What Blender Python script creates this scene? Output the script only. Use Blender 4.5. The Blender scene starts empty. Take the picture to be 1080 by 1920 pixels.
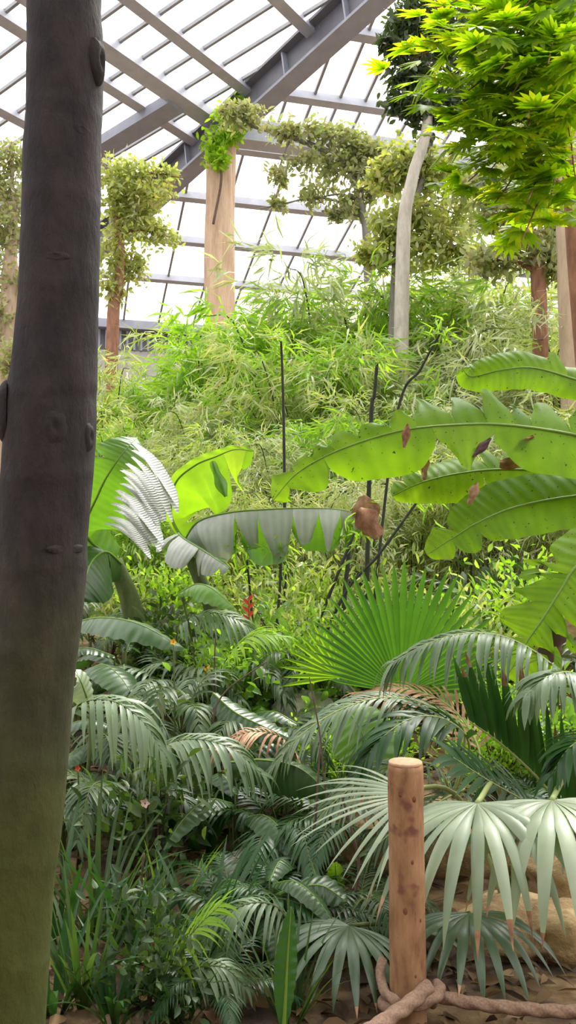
import bpy, math, random
import numpy as np
from mathutils import Vector, Matrix, noise as mnoise
random.seed(7); NP = np.random.default_rng(7)
SC = bpy.context.scene
COL = SC.collection

# ------------------------------------------------------------------ camera
CAM_Z, FPX, PITCH = 1.6, 1600.0, math.radians(2.86)
cd = bpy.data.cameras.new('camera'); cam = bpy.data.objects.new('camera', cd); COL.objects.link(cam)
cd.sensor_fit = 'VERTICAL'; cd.sensor_height = 24.0; cd.lens = FPX / 1920 * 24.0
cd.clip_start = 0.05; cd.clip_end = 400
cam.location = (0, 0, CAM_Z); cam.rotation_euler = (math.radians(90) + PITCH, 0, 0)
SC.camera = cam
# ------------------------------------------------------------------ world: white overcast sky, sun softened by the roof, exposure
SC.view_settings.view_transform = 'Standard'; SC.view_settings.look = 'None'
SC.view_settings.gamma = 1.0; SC.view_settings.use_curve_mapping = False
SC.view_settings.exposure = 1.70
W = bpy.data.worlds.new('overcast_sky'); SC.world = W; W.use_nodes = True
nt = W.node_tree; nt.nodes.clear()
wo = nt.nodes.new('ShaderNodeOutputWorld'); wb = nt.nodes.new('ShaderNodeBackground')
wg = nt.nodes.new('ShaderNodeTexCoord'); ws = nt.nodes.new('ShaderNodeSeparateXYZ'); wr = nt.nodes.new('ShaderNodeValToRGB')
nt.links.new(wg.outputs['Generated'], ws.inputs[0]); nt.links.new(ws.outputs['Z'], wr.inputs[0])
wr.color_ramp.elements[0].position = 0.0; wr.color_ramp.elements[0].color = (0.50, 0.50, 0.50, 1)
wr.color_ramp.elements[1].position = 0.7; wr.color_ramp.elements[1].color = (1.0, 0.985, 0.955, 1)
nt.links.new(wr.outputs[0], wb.inputs[0]); wb.inputs[1].default_value = 1.15
nt.links.new(wb.outputs[0], wo.inputs[0])
sd = bpy.data.lights.new('sun', 'SUN'); sun = bpy.data.objects.new('sun', sd); COL.objects.link(sun)
sd.energy = 4.0; sd.angle = math.radians(25); sd.color = (1.0, 0.97, 0.90)
sun.rotation_euler = (math.radians(-36), math.radians(18), 0)
SC.cycles.max_bounces = 8; SC.cycles.transparent_max_bounces = 12
SC.cycles.diffuse_bounces = 4; SC.cycles.transmission_bounces = 4; SC.cycles.glossy_bounces = 2
SC.cycles.sample_clamp_indirect = 6.0

# ------------------------------------------------------------------ pixel -> place at a depth
_cp, _sp = math.cos(PITCH), math.sin(PITCH)
def ray(px, py):
    a, b = (px - 540) / FPX, (960 - py) / FPX
    return Vector((a, _cp - _sp * b, _sp + _cp * b))
CAMP = Vector((0, 0, CAM_Z))
def P(px, py, Y):
    d = ray(px, py); return CAMP + d * (Y / d.y)
def hit(px, py, p0, n):
    d = ray(px, py); return CAMP + d * ((p0 - CAMP).dot(n) / d.dot(n))
def smooth(x, a, b):
    t = min(1, max(0, (x - a) / (b - a))); return t * t * (3 - 2 * t)
def gz(x, y):
    z = 0.0
    if y > 3.6: z += 0.13 * (min(y, 24) - 3.6)
    z += 0.10 * mnoise.noise(Vector((x * .5, y * .5, 0))) * smooth(y, 2.2, 5) + 0.05 * mnoise.noise(Vector((x * 1.7, y * 1.7, 3))) * smooth(y, 2.2, 4)
    return z

# ------------------------------------------------------------------ mesh collector
ORG = {}
class MB:
    def __init__(s): s.v = []; s.f = []; s.n = 0; s.uv = []; s.mi = []; s.has_uv = False
    def add(s, V, F, uv=None, mi=0):
        V = np.asarray(V, float).reshape(-1, 3)
        s.v.append(V); b = s.n
        s.f.extend([tuple(i + b for i in f) for f in F]); s.mi.extend([mi] * len(F))
        s.uv.append(np.asarray(uv, float) if uv is not None else np.zeros((len(V), 2)))
        if uv is not None: s.has_uv = True
        s.n += len(V)
    def grid(s, R, uv=None, mi=0, close=False):
        m, k = len(R), len(R[0]); F = []
        for i in range(m - 1):
            for j in range(k if close else k - 1):
                j2 = (j + 1) % k
                F.append((i * k + j, i * k + j2, (i + 1) * k + j2, (i + 1) * k + j))
        s.add([tuple(p) for r in R for p in r], F, None if uv is None else [u for r in uv for u in r], mi)
    def tube(s, pts, rad, n=8, mi=0, fn=None, cap=True):
        pts = [Vector(p) for p in pts]; m = len(pts)
        if not hasattr(rad, '__len__'): rad = [rad] * m
        t0 = (pts[1] - pts[0]).normalized()
        a = t0.orthogonal().normalized(); R = []
        for i in range(m):
            t = (pts[min(i + 1, m - 1)] - pts[max(i - 1, 0)]).normalized()
            a = (a - t * a.dot(t)).normalized(); b = t.cross(a)
            ring = []
            for j in range(n):
                th = 2 * math.pi * j / n
                r = rad[i] * (fn(i / (m - 1), th) if fn else 1)
                ring.append(pts[i] + (a * math.cos(th) + b * math.sin(th)) * r)
            R.append(ring)
        k0 = s.n
        s.grid(R, None, mi, close=True)
        if cap:
            s.f.append(tuple(k0 + j for j in reversed(range(n)))); s.f.append(tuple(k0 + (m - 1) * n + j for j in range(n))); s.mi += [mi, mi]
    def box(s, c, ax, ay, az, mi=0):     # centre and three half vectors
        c, ax, ay, az = Vector(c), Vector(ax), Vector(ay), Vector(az)
        V = [c + ax * i + ay * j + az * k for i in (-1, 1) for j in (-1, 1) for k in (-1, 1)]
        s.add([tuple(p) for p in V], [(0, 1, 3, 2), (4, 6, 7, 5), (0, 4, 5, 1), (2, 3, 7, 6), (0, 2, 6, 4), (1, 5, 7, 3)], None, mi)
    def build(s, name, mats, parent=None, smooth_=True, origin=None):
        if parent is not None: o0 = ORG.get(parent.name, Vector((0, 0, 0)))
        else: o0 = Vector(origin) if origin is not None else Vector((0, 0, 0))
        V = np.concatenate(s.v) - np.array(o0)
        me = bpy.data.meshes.new(name); me.from_pydata(V.tolist(), [], s.f)
        if not isinstance(mats, (list, tuple)): mats = [mats]
        for m in mats: me.materials.append(m)
        if len(mats) > 1: me.polygons.foreach_set('material_index', s.mi)
        if smooth_: me.polygons.foreach_set('use_smooth', [True] * len(me.polygons))
        if s.has_uv:
            U = np.concatenate(s.uv); ul = me.uv_layers.new(name='leaf_uv')
            idx = np.empty(len(me.loops), int); me.loops.foreach_get('vertex_index', idx)
            ul.data.foreach_set('uv', U[idx].ravel())
        me.update()
        o = bpy.data.objects.new(name, me); COL.objects.link(o)
        if parent is not None:
            o.parent = parent; ORG[o.name] = o0
        else:
            o.location = o0; ORG[o.name] = o0
        return o
    # one ribbon leaf: base, direction, face normal
    def blade(s, p, d, nrm, L, w, seg=4, droop=0.0, fold=0.15, prof=None, mi=0, twist=0.0):
        p, d = Vector(p), Vector(d).normalized(); nrm = Vector(nrm)
        side = d.cross(nrm)
        if side.length < 1e-4: side = d.orthogonal()
        side.normalize(); st = L / seg; R = []; U = []
        for i in range(seg + 1):
            u = i / seg
            hw = w * .5 * (prof(u) if prof else math.sin(math.pi * min(1, .08 + .92 * u) ** .75) ** .8 if u < 1 else .03)
            nn = side.cross(d).normalized()
            R.append([p - side * hw + nn * fold * hw, p.copy(), p + side * hw + nn * fold * hw]); U.append([(u, 0), (u, .5), (u, 1)])
            p = p + d * st
            d = (d + Vector((0, 0, -droop / seg))).normalized()
            if twist: side = (Matrix.Rotation(twist / seg, 3, d) @ side).normalized()
        s.grid(R, U, mi)

def tmpl(st, cols=3, fold=.15):
    V = []
    for u, hw, z in st:
        for c in ((-1, 0, 1) if cols == 3 else (-1, 1)): V.append((u, c * hw, z + (fold * hw if c else 0)))
    k = cols; F = []
    for i in range(len(st) - 1):
        for j in range(k - 1): F.append((i * k + j, i * k + j + 1, (i + 1) * k + j + 1, (i + 1) * k + j))
    return np.array(V), F
T_LANCE = tmpl([(0, .06, 0), (.3, .5, .03), (.7, .34, -.02), (1, .01, -.12)])
T_THIN = tmpl([(0, .2, 0), (.35, .5, .02), (1, .02, -.1)], 2)
T_OVAL = tmpl([(0, .05, 0), (.25, .42, .02), (.6, .46, 0), (.85, .2, -.06), (1, .01, -.12)])
T_ROUND = tmpl([(0, .15, 0), (.2, .5, .03), (.6, .5, 0), (.9, .25, -.06), (1, .02, -.1)])
def nrm_(A): return A / np.maximum(np.linalg.norm(A, axis=1, keepdims=True), 1e-9)
def cloud(mb, Pt, D, N, L, Wd, T):
    TV, TF = T; k = len(TV); n = len(Pt)
    D = nrm_(D); S = nrm_(np.cross(D, N)); N = np.cross(S, D)
    V = Pt[:, None, :] + TV[None, :, 0, None] * L[:, None, None] * D[:, None, :] + TV[None, :, 1, None] * Wd[:, None, None] * S[:, None, :] + TV[None, :, 2, None] * L[:, None, None] * N[:, None, :]
    F = [tuple(i * k + q for q in f) for i in range(n) for f in TF]
    mb.add(V.reshape(-1, 3), F)
def rdir(n, zb=0.0, zs=1.0):
    A = NP.normal(size=(n, 3)); A[:, 2] = A[:, 2] * zs + zb; return nrm_(A)

def crom(pts, n):
    P_ = [Vector(p) for p in pts]; P_ = [P_[0] * 2 - P_[1]] + P_ + [P_[-1] * 2 - P_[-2]]
    m = len(P_) - 3; out = []
    for i in range(n):
        t = i / (n - 1) * m; k = min(int(t), m - 1); t -= k
        a, b, c, d = P_[k:k + 4]
        out.append(0.5 * ((2 * b) + (c - a) * t + (2 * a - 5 * b + 4 * c - d) * t * t + (3 * b - a - 3 * c + d) * t ** 3))
    return out
def lerpl(xs, ys, x):
    return float(np.interp(x, xs, ys))

# ------------------------------------------------------------------ tagging
def tag(o, label=None, cat=None, group=None, kind=None):
    if label: o['label'] = label
    if cat: o['category'] = cat
    if group: o['group'] = group
    if kind: o['kind'] = kind
    return o
def thing(name, loc, label=None, cat=None, group=None):
    o = bpy.data.objects.new(name, None); COL.objects.link(o); o.location = loc; o.empty_display_size = .2
    ORG[o.name] = Vector(loc)
    return tag(o, label, cat, group)
def kids(o): return [c for c in bpy.data.objects if c.parent == o]
CH = {}
def freeze(root):                     # remember a prototype's tree once, so copies are quick
    CH[root.name] = [(c, kids(c)) for c in kids(root)]; return root
def dup(root, loc, rz=0, sc=1.0, label=None, group=None):
    r = root.copy(); COL.objects.link(r); r.location = loc; r.rotation_euler = (0, 0, rz); r.scale = (sc, sc, sc)
    if label: r['label'] = label
    if group: r['group'] = group
    for c, g in CH[root.name]:
        d = c.copy(); COL.objects.link(d); d.parent = r
        for q in g:
            e = q.copy(); COL.objects.link(e); e.parent = d
    return r
ORD = ['first', 'second', 'third', 'fourth', 'fifth', 'sixth', 'seventh', 'eighth', 'ninth', 'tenth', 'eleventh', 'twelfth', 'thirteenth', 'fourteenth', 'fifteenth', 'sixteenth', 'seventeenth', 'eighteenth', 'nineteenth', 'twentieth']

# ------------------------------------------------------------------ materials
def newmat(name):
    m = bpy.data.materials.new(name); m.use_nodes = True; t = m.node_tree; t.nodes.clear()
    o = t.nodes.new('ShaderNodeOutputMaterial'); return m, t, o
def rampn(t, stops):
    r = t.nodes.new('ShaderNodeValToRGB'); e = r.color_ramp.elements
    while len(e) < len(stops): e.new(.5)
    for k, (p, c) in enumerate(stops): e[k].position = p; e[k].color = (*c, 1)
    return r
def leafmat(name, cols, trans=.4, tcol=None, rough=.38, spec=.5, vein=False, vein_scale=60, spots=None):
    m, t, o = newmat(name); N, K = t.nodes, t.links
    g = N.new('ShaderNodeNewGeometry'); oi = N.new('ShaderNodeObjectInfo')
    ad = N.new('ShaderNodeMath'); ad.operation = 'MULTIPLY_ADD'; ad.inputs[1].default_value = .25
    K.new(oi.outputs['Random'], ad.inputs[0])
    sc_ = N.new('ShaderNodeMath'); sc_.operation = 'MULTIPLY'; sc_.inputs[1].default_value = .75
    K.new(g.outputs['Random Per Island'], sc_.inputs[0]); K.new(sc_.outputs[0], ad.inputs[2])
    r = rampn(t, [(i / max(1, len(cols) - 1), c) for i, c in enumerate(cols)]); K.new(ad.outputs[0], r.inputs[0])
    col = r.outputs[0]
    tc = N.new('ShaderNodeTexCoord'); nz = N.new('ShaderNodeTexNoise'); nz.inputs['Scale'].default_value = 9
    K.new(tc.outputs['Object'], nz.inputs['Vector'])
    hv = N.new('ShaderNodeHueSaturation'); mr = N.new('ShaderNodeMapRange')
    mr.inputs['To Min'].default_value = .72; mr.inputs['To Max'].default_value = 1.28
    K.new(nz.outputs[0], mr.inputs[0]); K.new(mr.outputs[0], hv.inputs['Value']); K.new(col, hv.inputs['Color']); col = hv.outputs[0]
    bump = None
    if vein:
        uv = N.new('ShaderNodeUVMap'); uv.uv_map = 'leaf_uv'
        sx = N.new('ShaderNodeSeparateXYZ'); K.new(uv.outputs[0], sx.inputs[0])
        mu = N.new('ShaderNodeMath'); mu.operation = 'MULTIPLY'; mu.inputs[1].default_value = vein_scale; K.new(sx.outputs['X'], mu.inputs[0])
        sn = N.new('ShaderNodeMath'); sn.operation = 'SINE'; K.new(mu.outputs[0], sn.inputs[0])
        bm = N.new('ShaderNodeBump'); bm.inputs['Strength'].default_value = .25; bm.inputs['Distance'].default_value = .006
        K.new(sn.outputs[0], bm.inputs['Height']); bump = bm.outputs[0]
        mx = N.new('ShaderNodeMix'); mx.data_type = 'RGBA'; mx.blend_type = 'MULTIPLY'
        vr = N.new('ShaderNodeMapRange'); vr.inputs['From Min'].default_value = -1; vr.inputs['To Min'].default_value = 0; vr.inputs['To Max'].default_value = .28
        K.new(sn.outputs[0], vr.inputs[0]); K.new(vr.outputs[0], mx.inputs[0]); K.new(col, mx.inputs[6]); mx.inputs[7].default_value = (.55, .7, .35, 1); col = mx.outputs[2]
    if spots:
        n2 = N.new('ShaderNodeTexNoise'); n2.inputs['Scale'].default_value = spots[1]; K.new(tc.outputs['Object'], n2.inputs['Vector'])
        rr = rampn(t, [(spots[2], (0, 0, 0)), (spots[2] + .02, (1, 1, 1))]); K.new(n2.outputs[0], rr.inputs[0])
        mx = N.new('ShaderNodeMix'); mx.data_type = 'RGBA'; K.new(rr.outputs[0], mx.inputs[0]); K.new(col, mx.inputs[6]); mx.inputs[7].default_value = (*spots[0], 1); col = mx.outputs[2]
    p = N.new('ShaderNodeBsdfPrincipled'); p.inputs['Roughness'].default_value = rough; p.inputs['Specular IOR Level'].default_value = spec
    K.new(col, p.inputs['Base Color'])
    tr = N.new('ShaderNodeBsdfTranslucent')
    tm = N.new('ShaderNodeMix'); tm.data_type = 'RGBA'; tm.blend_type = 'MULTIPLY'; tm.inputs[0].default_value = 1
    K.new(col, tm.inputs[6]); tm.inputs[7].default_value = (*(tcol or (2.4, 2.2, 1.0)), 1); K.new(tm.outputs[2], tr.inputs[0])
    if bump: K.new(bump, p.inputs['Normal'])
    ms = N.new('ShaderNodeMixShader'); ms.inputs[0].default_value = trans
    K.new(p.outputs[0], ms.inputs[1]); K.new(tr.outputs[0], ms.inputs[2]); K.new(ms.outputs[0], o.inputs[0])
    return m
def barkmat(name, stops, scale=(6, 6, 1.5), bump=.4, rough=.85, rings=0, moss=None, spots=None, dist=.02):
    m, t, o = newmat(name); N, K = t.nodes, t.links
    tc = N.new('ShaderNodeTexCoord'); mp = N.new('ShaderNodeMapping'); mp.inputs['Scale'].default_value = scale
    K.new(tc.outputs['Object'], mp.inputs[0])
    nz = N.new('ShaderNodeTexNoise'); nz.inputs['Scale'].default_value = 2.2; nz.inputs['Detail'].default_value = 8; nz.inputs['Roughness'].default_value = .65
    K.new(mp.outputs[0], nz.inputs['Vector'])
    r = rampn(t, stops); K.new(nz.outputs[0], r.inputs[0]); col = r.outputs[0]; h = nz.outputs[0]
    if moss:
        sx = N.new('ShaderNodeSeparateXYZ'); K.new(tc.outputs['Object'], sx.inputs[0])
        n3 = N.new('ShaderNodeTexNoise'); n3.inputs['Scale'].default_value = 5; n3.inputs['Detail'].default_value = 5; K.new(tc.outputs['Object'], n3.inputs['Vector'])
        a = N.new('ShaderNodeMath'); a.operation = 'MULTIPLY_ADD'; a.inputs[1].default_value = moss[3]; K.new(n3.outputs[0], a.inputs[0]); K.new(sx.outputs['Z'], a.inputs[2])
        mr = N.new('ShaderNodeMapRange'); mr.inputs['From Min'].default_value = moss[1]; mr.inputs['From Max'].default_value = moss[2]
        mr.inputs['To Min'].default_value = 1; mr.inputs['To Max'].default_value = 0; K.new(a.outputs[0], mr.inputs[0])
        mx = N.new('ShaderNodeMix'); mx.data_type = 'RGBA'; K.new(mr.outputs[0], mx.inputs[0]); K.new(col, mx.inputs[6])
        m2 = N.new('ShaderNodeMix'); m2.data_type = 'RGBA'; K.new(nz.outputs[0], m2.inputs[0]); m2.inputs[6].default_value = (*[c * .5 for c in moss[0]], 1); m2.inputs[7].default_value = (*[c * 1.4 for c in moss[0]], 1)
        K.new(m2.outputs[2], mx.inputs[7]); col = mx.outputs[2]
    if spots:
        n2 = N.new('ShaderNodeTexNoise'); n2.inputs['Scale'].default_value = spots[1]; n2.inputs['Detail'].default_value = 3; K.new(tc.outputs['Object'], n2.inputs['Vector'])
        rr = rampn(t, [(spots[2], (0, 0, 0)), (spots[2] + .05, (1, 1, 1))]); K.new(n2.outputs[0], rr.inputs[0])
        mx = N.new('ShaderNodeMix'); mx.data_type = 'RGBA'; K.new(rr.outputs[0], mx.inputs[0]); K.new(col, mx.inputs[6]); mx.inputs[7].default_value = (*spots[0], 1); col = mx.outputs[2]
    if rings:
        wv = N.new('ShaderNodeTexWave'); wv.bands_direction = 'Z'; wv.inputs['Scale'].default_value = rings; wv.inputs['Distortion'].default_value = 5; wv.inputs['Detail'].default_value = 3
        K.new(tc.outputs['Object'], wv.inputs['Vector'])
        pw = N.new('ShaderNodeMath'); pw.operation = 'POWER'; pw.inputs[1].default_value = 10; K.new(wv.outputs['Fac'], pw.inputs[0])
        ad = N.new('ShaderNodeMath'); ad.operation = 'MULTIPLY_ADD'; ad.inputs[1].default_value = .13; K.new(pw.outputs[0], ad.inputs[0]); K.new(nz.outputs[0], ad.inputs[2]); h = ad.outputs[0]
    b = N.new('ShaderNodeBump'); b.inputs['Strength'].default_value = bump; b.inputs['Distance'].default_value = dist; K.new(h, b.inputs['Height'])
    p = N.new('ShaderNodeBsdfPrincipled'); p.inputs['Roughness'].default_value = rough; p.inputs['Specular IOR Level'].default_value = .25
    K.new(col, p.inputs['Base Color']); K.new(b.outputs[0], p.inputs['Normal']); K.new(p.outputs[0], o.inputs[0])
    return m
def plain(name, c, rough=.6, metal=0.0, bumpy=0):
    return barkmat(name, [(.3, tuple(x * .88 for x in c)), (.7, tuple(min(1, x * 1.1) for x in c))], (1, 1, 1), bumpy, rough)

M = {}
M['banana'] = leafmat('banana_leaf_green', [(.10, .20, .012), (.13, .25, .014), (.17, .29, .02)], .58, (2.2, 2.0, .6), .5, .22, True, 170, ((.03, .025, .01), 55, .69))
M['leaf_sheen'] = leafmat('banana_leaf_painted_sheen', [(.34, .365, .345), (.40, .41, .405), (.46, .465, .465)], .16, (1.2, 1.4, .7), .45, .5, True, 170)  # grey sky sheen on the drooping halves and lobes, painted into the leaf colour
M['banana_far'] = leafmat('banana_leaf_grey_green', [(.06, .15, .02), (.08, .19, .022), (.11, .23, .035)], .42, (2.4, 2.2, .7), .36, .75, True, 170)
M['midrib'] = plain('banana_midrib', (.13, .22, .035), .45)
M['midrib_pale'] = plain('pale_rachis', (.28, .33, .12), .5)
M['dry'] = barkmat('dry_leaf', [(.3, (.10, .045, .025)), (.5, (.30, .16, .09)), (.7, (.52, .36, .24))], (3, 3, 3), .5)
M['fan'] = leafmat('fan_palm_green', [(.038, .115, .012), (.052, .145, .015), (.075, .18, .022)], .42, (2.0, 2.0, .7), .5, .25)
M['glauc'] = leafmat('glaucous_palm', [(.17, .225, .135), (.22, .275, .17), (.28, .33, .225)], .25, (1.5, 1.6, .9), .42, .6)
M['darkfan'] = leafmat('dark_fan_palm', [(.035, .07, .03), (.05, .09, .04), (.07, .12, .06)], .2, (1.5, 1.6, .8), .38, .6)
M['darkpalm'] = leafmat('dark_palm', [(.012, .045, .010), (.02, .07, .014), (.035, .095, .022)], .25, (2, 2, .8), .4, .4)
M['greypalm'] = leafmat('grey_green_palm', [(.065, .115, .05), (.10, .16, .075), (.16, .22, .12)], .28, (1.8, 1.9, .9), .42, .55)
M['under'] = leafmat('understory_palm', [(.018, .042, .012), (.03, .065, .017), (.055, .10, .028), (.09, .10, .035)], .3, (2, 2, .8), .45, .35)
M['broad'] = leafmat('broad_leaf_dark', [(.018, .055, .016), (.03, .075, .02), (.045, .10, .026)], .25, (2, 2, .8), .36, .6, True, 90)
M['broadmid'] = leafmat('broad_leaf_mid', [(.08, .18, .03), (.12, .24, .04), (.16, .30, .06)], .4, (2.2, 2.1, .8), .34, .7)
M['lime'] = leafmat('lime_leaf', [(.16, .30, .02), (.20, .35, .025), (.27, .40, .04)], .5, (2.0, 2.0, .6), .5, .25)
M['topright'] = leafmat('bright_tree_leaf', [(.12, .24, .010), (.17, .31, .013), (.23, .36, .018), (.36, .36, .03)], .68, (2.3, 2.05, .5), .5, .2)
M['bamboo'] = leafmat('bamboo_leaf', [(.13, .15, .06), (.18, .26, .06), (.27, .36, .08), (.34, .39, .17), (.42, .45, .28), (.32, .25, .16)], .42, (1.9, 1.9, .8), .42, .6)
M['bamboo2'] = leafmat('bamboo_leaf_pale', [(.20, .22, .12), (.25, .31, .12), (.34, .40, .21), (.45, .48, .34), (.40, .33, .24)], .4, (1.7, 1.7, .9), .45, .6)
M['bamboo3'] = leafmat('bamboo_leaf_bright', [(.13, .22, .04), (.18, .33, .03), (.23, .40, .04), (.32, .42, .10)], .48, (2.0, 2.0, .7), .42, .5)
M['treeleaf'] = leafmat('tree_leaf_olive', [(.18, .20, .07), (.26, .30, .10), (.34, .38, .15), (.33, .26, .15)], .48, (1.8, 1.8, .8), .45, .5)
M['treedark'] = leafmat('tree_leaf_dark', [(.035, .05, .025), (.05, .08, .03), (.08, .11, .05)], .28, (1.8, 1.8, .9), .42, .5)
M['treegrey'] = leafmat('tree_leaf_brownish', [(.20, .18, .12), (.27, .27, .16), (.24, .30, .11), (.34, .27, .19)], .45, (1.7, 1.7, .9), .45, .5)
M['culm'] = barkmat('bamboo_culm', [(.3, (.04, .045, .025)), (.7, (.11, .11, .06))], (8, 8, 1), .15)
M['culm_dark'] = barkmat('dark_culm', [(.3, (.02, .022, .02)), (.7, (.06, .06, .05))], (8, 8, 1), .15)
M['stem'] = barkmat('plant_stem', [(.3, (.05, .07, .025)), (.7, (.12, .15, .05))], (8, 8, 2), .2)
M['brownstem'] = barkmat('brown_stem', [(.3, (.06, .04, .03)), (.7, (.16, .11, .08))], (8, 8, 2), .3)
M['trunk'] = barkmat('dark_bark', [(.25, (.010, .0075, .009)), (.5, (.022, .017, .019)), (.75, (.040, .029, .029))], (5, 5, 2.2), .9, .8, 1.1, ((.062, .072, .016), .9, 1.95, .6), None, .025)
M['scar'] = barkmat('bark_scar', [(.3, (.016, .012, .012)), (.7, (.06, .042, .038))], (14, 14, 14), .8, .9, 0, None, None, .03)
M['redbark'] = barkmat('reddish_bark', [(.3, (.16, .07, .045)), (.7, (.33, .17, .11))], (5, 5, 1.5), .4)
M['palebark'] = barkmat('pale_bark', [(.3, (.28, .25, .21)), (.7, (.48, .44, .38))], (5, 5, 1.5), .4)
M['greybark'] = barkmat('grey_bark', [(.3, (.12, .11, .10)), (.7, (.24, .22, .20))], (5, 5, 1.5), .4)
M['tanbark'] = barkmat('tan_bark', [(.3, (.26, .19, .13)), (.7, (.42, .31, .22))], (5, 5, 1.2), .4)
M['pillar'] = barkmat('tan_pillar', [(.25, (.36, .23, .15)), (.5, (.52, .37, .25)), (.75, (.62, .48, .36))], (2.2, 2.2, .35), .9, .9, 0, None, None, .12)
M['post'] = barkmat('peeled_post', [(.28, (.11, .05, .027)), (.46, (.255, .135, .068)), (.72, (.40, .235, .13))], (9, 9, 2.6), .6, .75, 0, None, ((.15, .06, .045), 7, .60), .008)
M['post_knot'] = barkmat('post_knot', [(.3, (.10, .035, .02)), (.7, (.22, .09, .045))], (20, 20, 20), .4)
M['post_cut'] = barkmat('post_cut_end', [(.3, (.38, .22, .13)), (.7, (.50, .32, .20))], (20, 20, 20), .15)
M['rope'] = barkmat('tan_rope', [(.3, (.15, .09, .06)), (.7, (.30, .195, .14))], (60, 60, 60), .5, .9, 0, None, None, .004)
M['steel'] = plain('grey_painted_steel', (.25, .26, .31), .5)
M['steel_dark'] = plain('dark_steel', (.13, .13, .15), .5)
M['white_steel'] = plain('white_painted_steel', (.36, .37, .42), .5)
M['bar'] = plain('glazing_bar_grey', (.24, .245, .26), .5)
M['soil'] = barkmat('forest_soil', [(.30, (.035, .024, .018)), (.45, (.10, .065, .042)), (.60, (.26, .17, .085)), (.78, (.46, .34, .18))], (1.3, 1.3, 1.3), .8, .95, 0, None, None, .05)
M['litter'] = leafmat('dead_leaf_litter', [(.04, .025, .018), (.09, .055, .03), (.20, .12, .06), (.42, .30, .15)], .1, (1, 1, 1), .7, .2)
M['rock'] = barkmat('pale_rock', [(.3, (.25, .22, .19)), (.5, (.45, .42, .38)), (.72, (.62, .59, .55))], (2.5, 2.5, 2.5), .8, .9, 0, None, None, .05)
M['ochre'] = barkmat('ochre_rock', [(.3, (.16, .10, .06)), (.5, (.38, .26, .13)), (.72, (.58, .43, .24))], (3, 3, 3), .9, .9, 0, None, None, .05)
M['darkrock'] = barkmat('dark_rock', [(.3, (.05, .045, .04)), (.7, (.13, .12, .10))], (1.2, 1.2, 1.2), .8, .9, 0, None, None, .1)
M['wallm'] = barkmat('back_wall_concrete', [(.3, (.30, .28, .27)), (.7, (.42, .40, .39))], (.6, .6, .6), .2)
M['red'] = plain('red_bract', (.75, .09, .05), .5); M['yellow'] = plain('yellow_petal', (.85, .48, .04), .5); M['pink'] = plain('pink_petal', (.85, .55, .52), .5)
M['purple'] = plain('purple_bract', (.10, .055, .06), .55)
def glassmat():
    m, t, o = newmat('translucent_roof_panel'); N, K = t.nodes, t.links
    tp = N.new('ShaderNodeBsdfTransparent'); tp.inputs[0].default_value = (.97, .97, .98, 1)
    tl = N.new('ShaderNodeBsdfTranslucent'); tl.inputs[0].default_value = (.9, .9, .92, 1)
    gl = N.new('ShaderNodeBsdfGlossy'); gl.inputs['Roughness'].default_value = .2; gl.inputs[0].default_value = (.8, .8, .8, 1)
    a = N.new('ShaderNodeMixShader'); a.inputs[0].default_value = .18; b = N.new('ShaderNodeMixShader'); b.inputs[0].default_value = .03
    K.new(tp.outputs[0], a.inputs[1]); K.new(tl.outputs[0], a.inputs[2]); K.new(a.outputs[0], b.inputs[1]); K.new(gl.outputs[0], b.inputs[2]); K.new(b.outputs[0], o.inputs[0])
    return m
M['glass'] = glassmat()
# ================================================================== the setting
uA = Vector((math.sin(math.radians(75)), math.cos(math.radians(75)), 0)); uB = Vector((math.sin(math.radians(213)), math.cos(math.radians(213)), 0))
C0 = P(15, 592, 45.0)
hd = (uA + uB).normalized()
dr = ray(640, 0)                                   # hip passes here
tt = -(C0.x * dr.y - C0.y * dr.x) / (hd.x * dr.y - hd.y * dr.x)
gA = -ray(138, 1371).normalized()            # the far slope's bars run towards this point of the picture
nA = uA.cross(gA).normalized()
HIP = (hit(640, 0, C0, nA) - C0).normalized(); hd = Vector((HIP.x, HIP.y, 0)).normalized()
if HIP.z < 0: print('HIP falls')
nB = HIP.cross(uB).normalized()
if nA.z < 0: nA = -nA
if nB.z < 0: nB = -nB
def on_hip(p, u):                                  # slide a point of a plane along its eave direction onto the hip
    a = p - C0; c1 = HIP.xy; det = c1.x * -u.y - c1.y * -u.x
    s = (a.x * -u.y - a.y * -u.x) / det
    return C0 + HIP * s, s
def beam_obj(name, a, b, w, h, up, mat, off=0.0):
    mb = MB(); d = (b - a).normalized(); s = d.cross(up).normalized(); n = s.cross(d).normalized()
    mb.box((a + b) / 2 - n * (h / 2 + off), d * ((b - a).length / 2), s * (w / 2), n * (h / 2))
    o = mb.build(name, mat, None, False); tag(o, kind='structure'); return o
# ground
mb = MB(); xs = list(np.linspace(-34, 40, 110)); ys = list(np.linspace(-4, 4, 20)) + list(np.linspace(4.3, 26, 70)) + list(np.linspace(27, 75, 20))
mb.grid([[(x, y, gz(x, y)) for x in xs] for y in ys]); tag(mb.build('ground', M['soil']), kind='structure')

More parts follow.
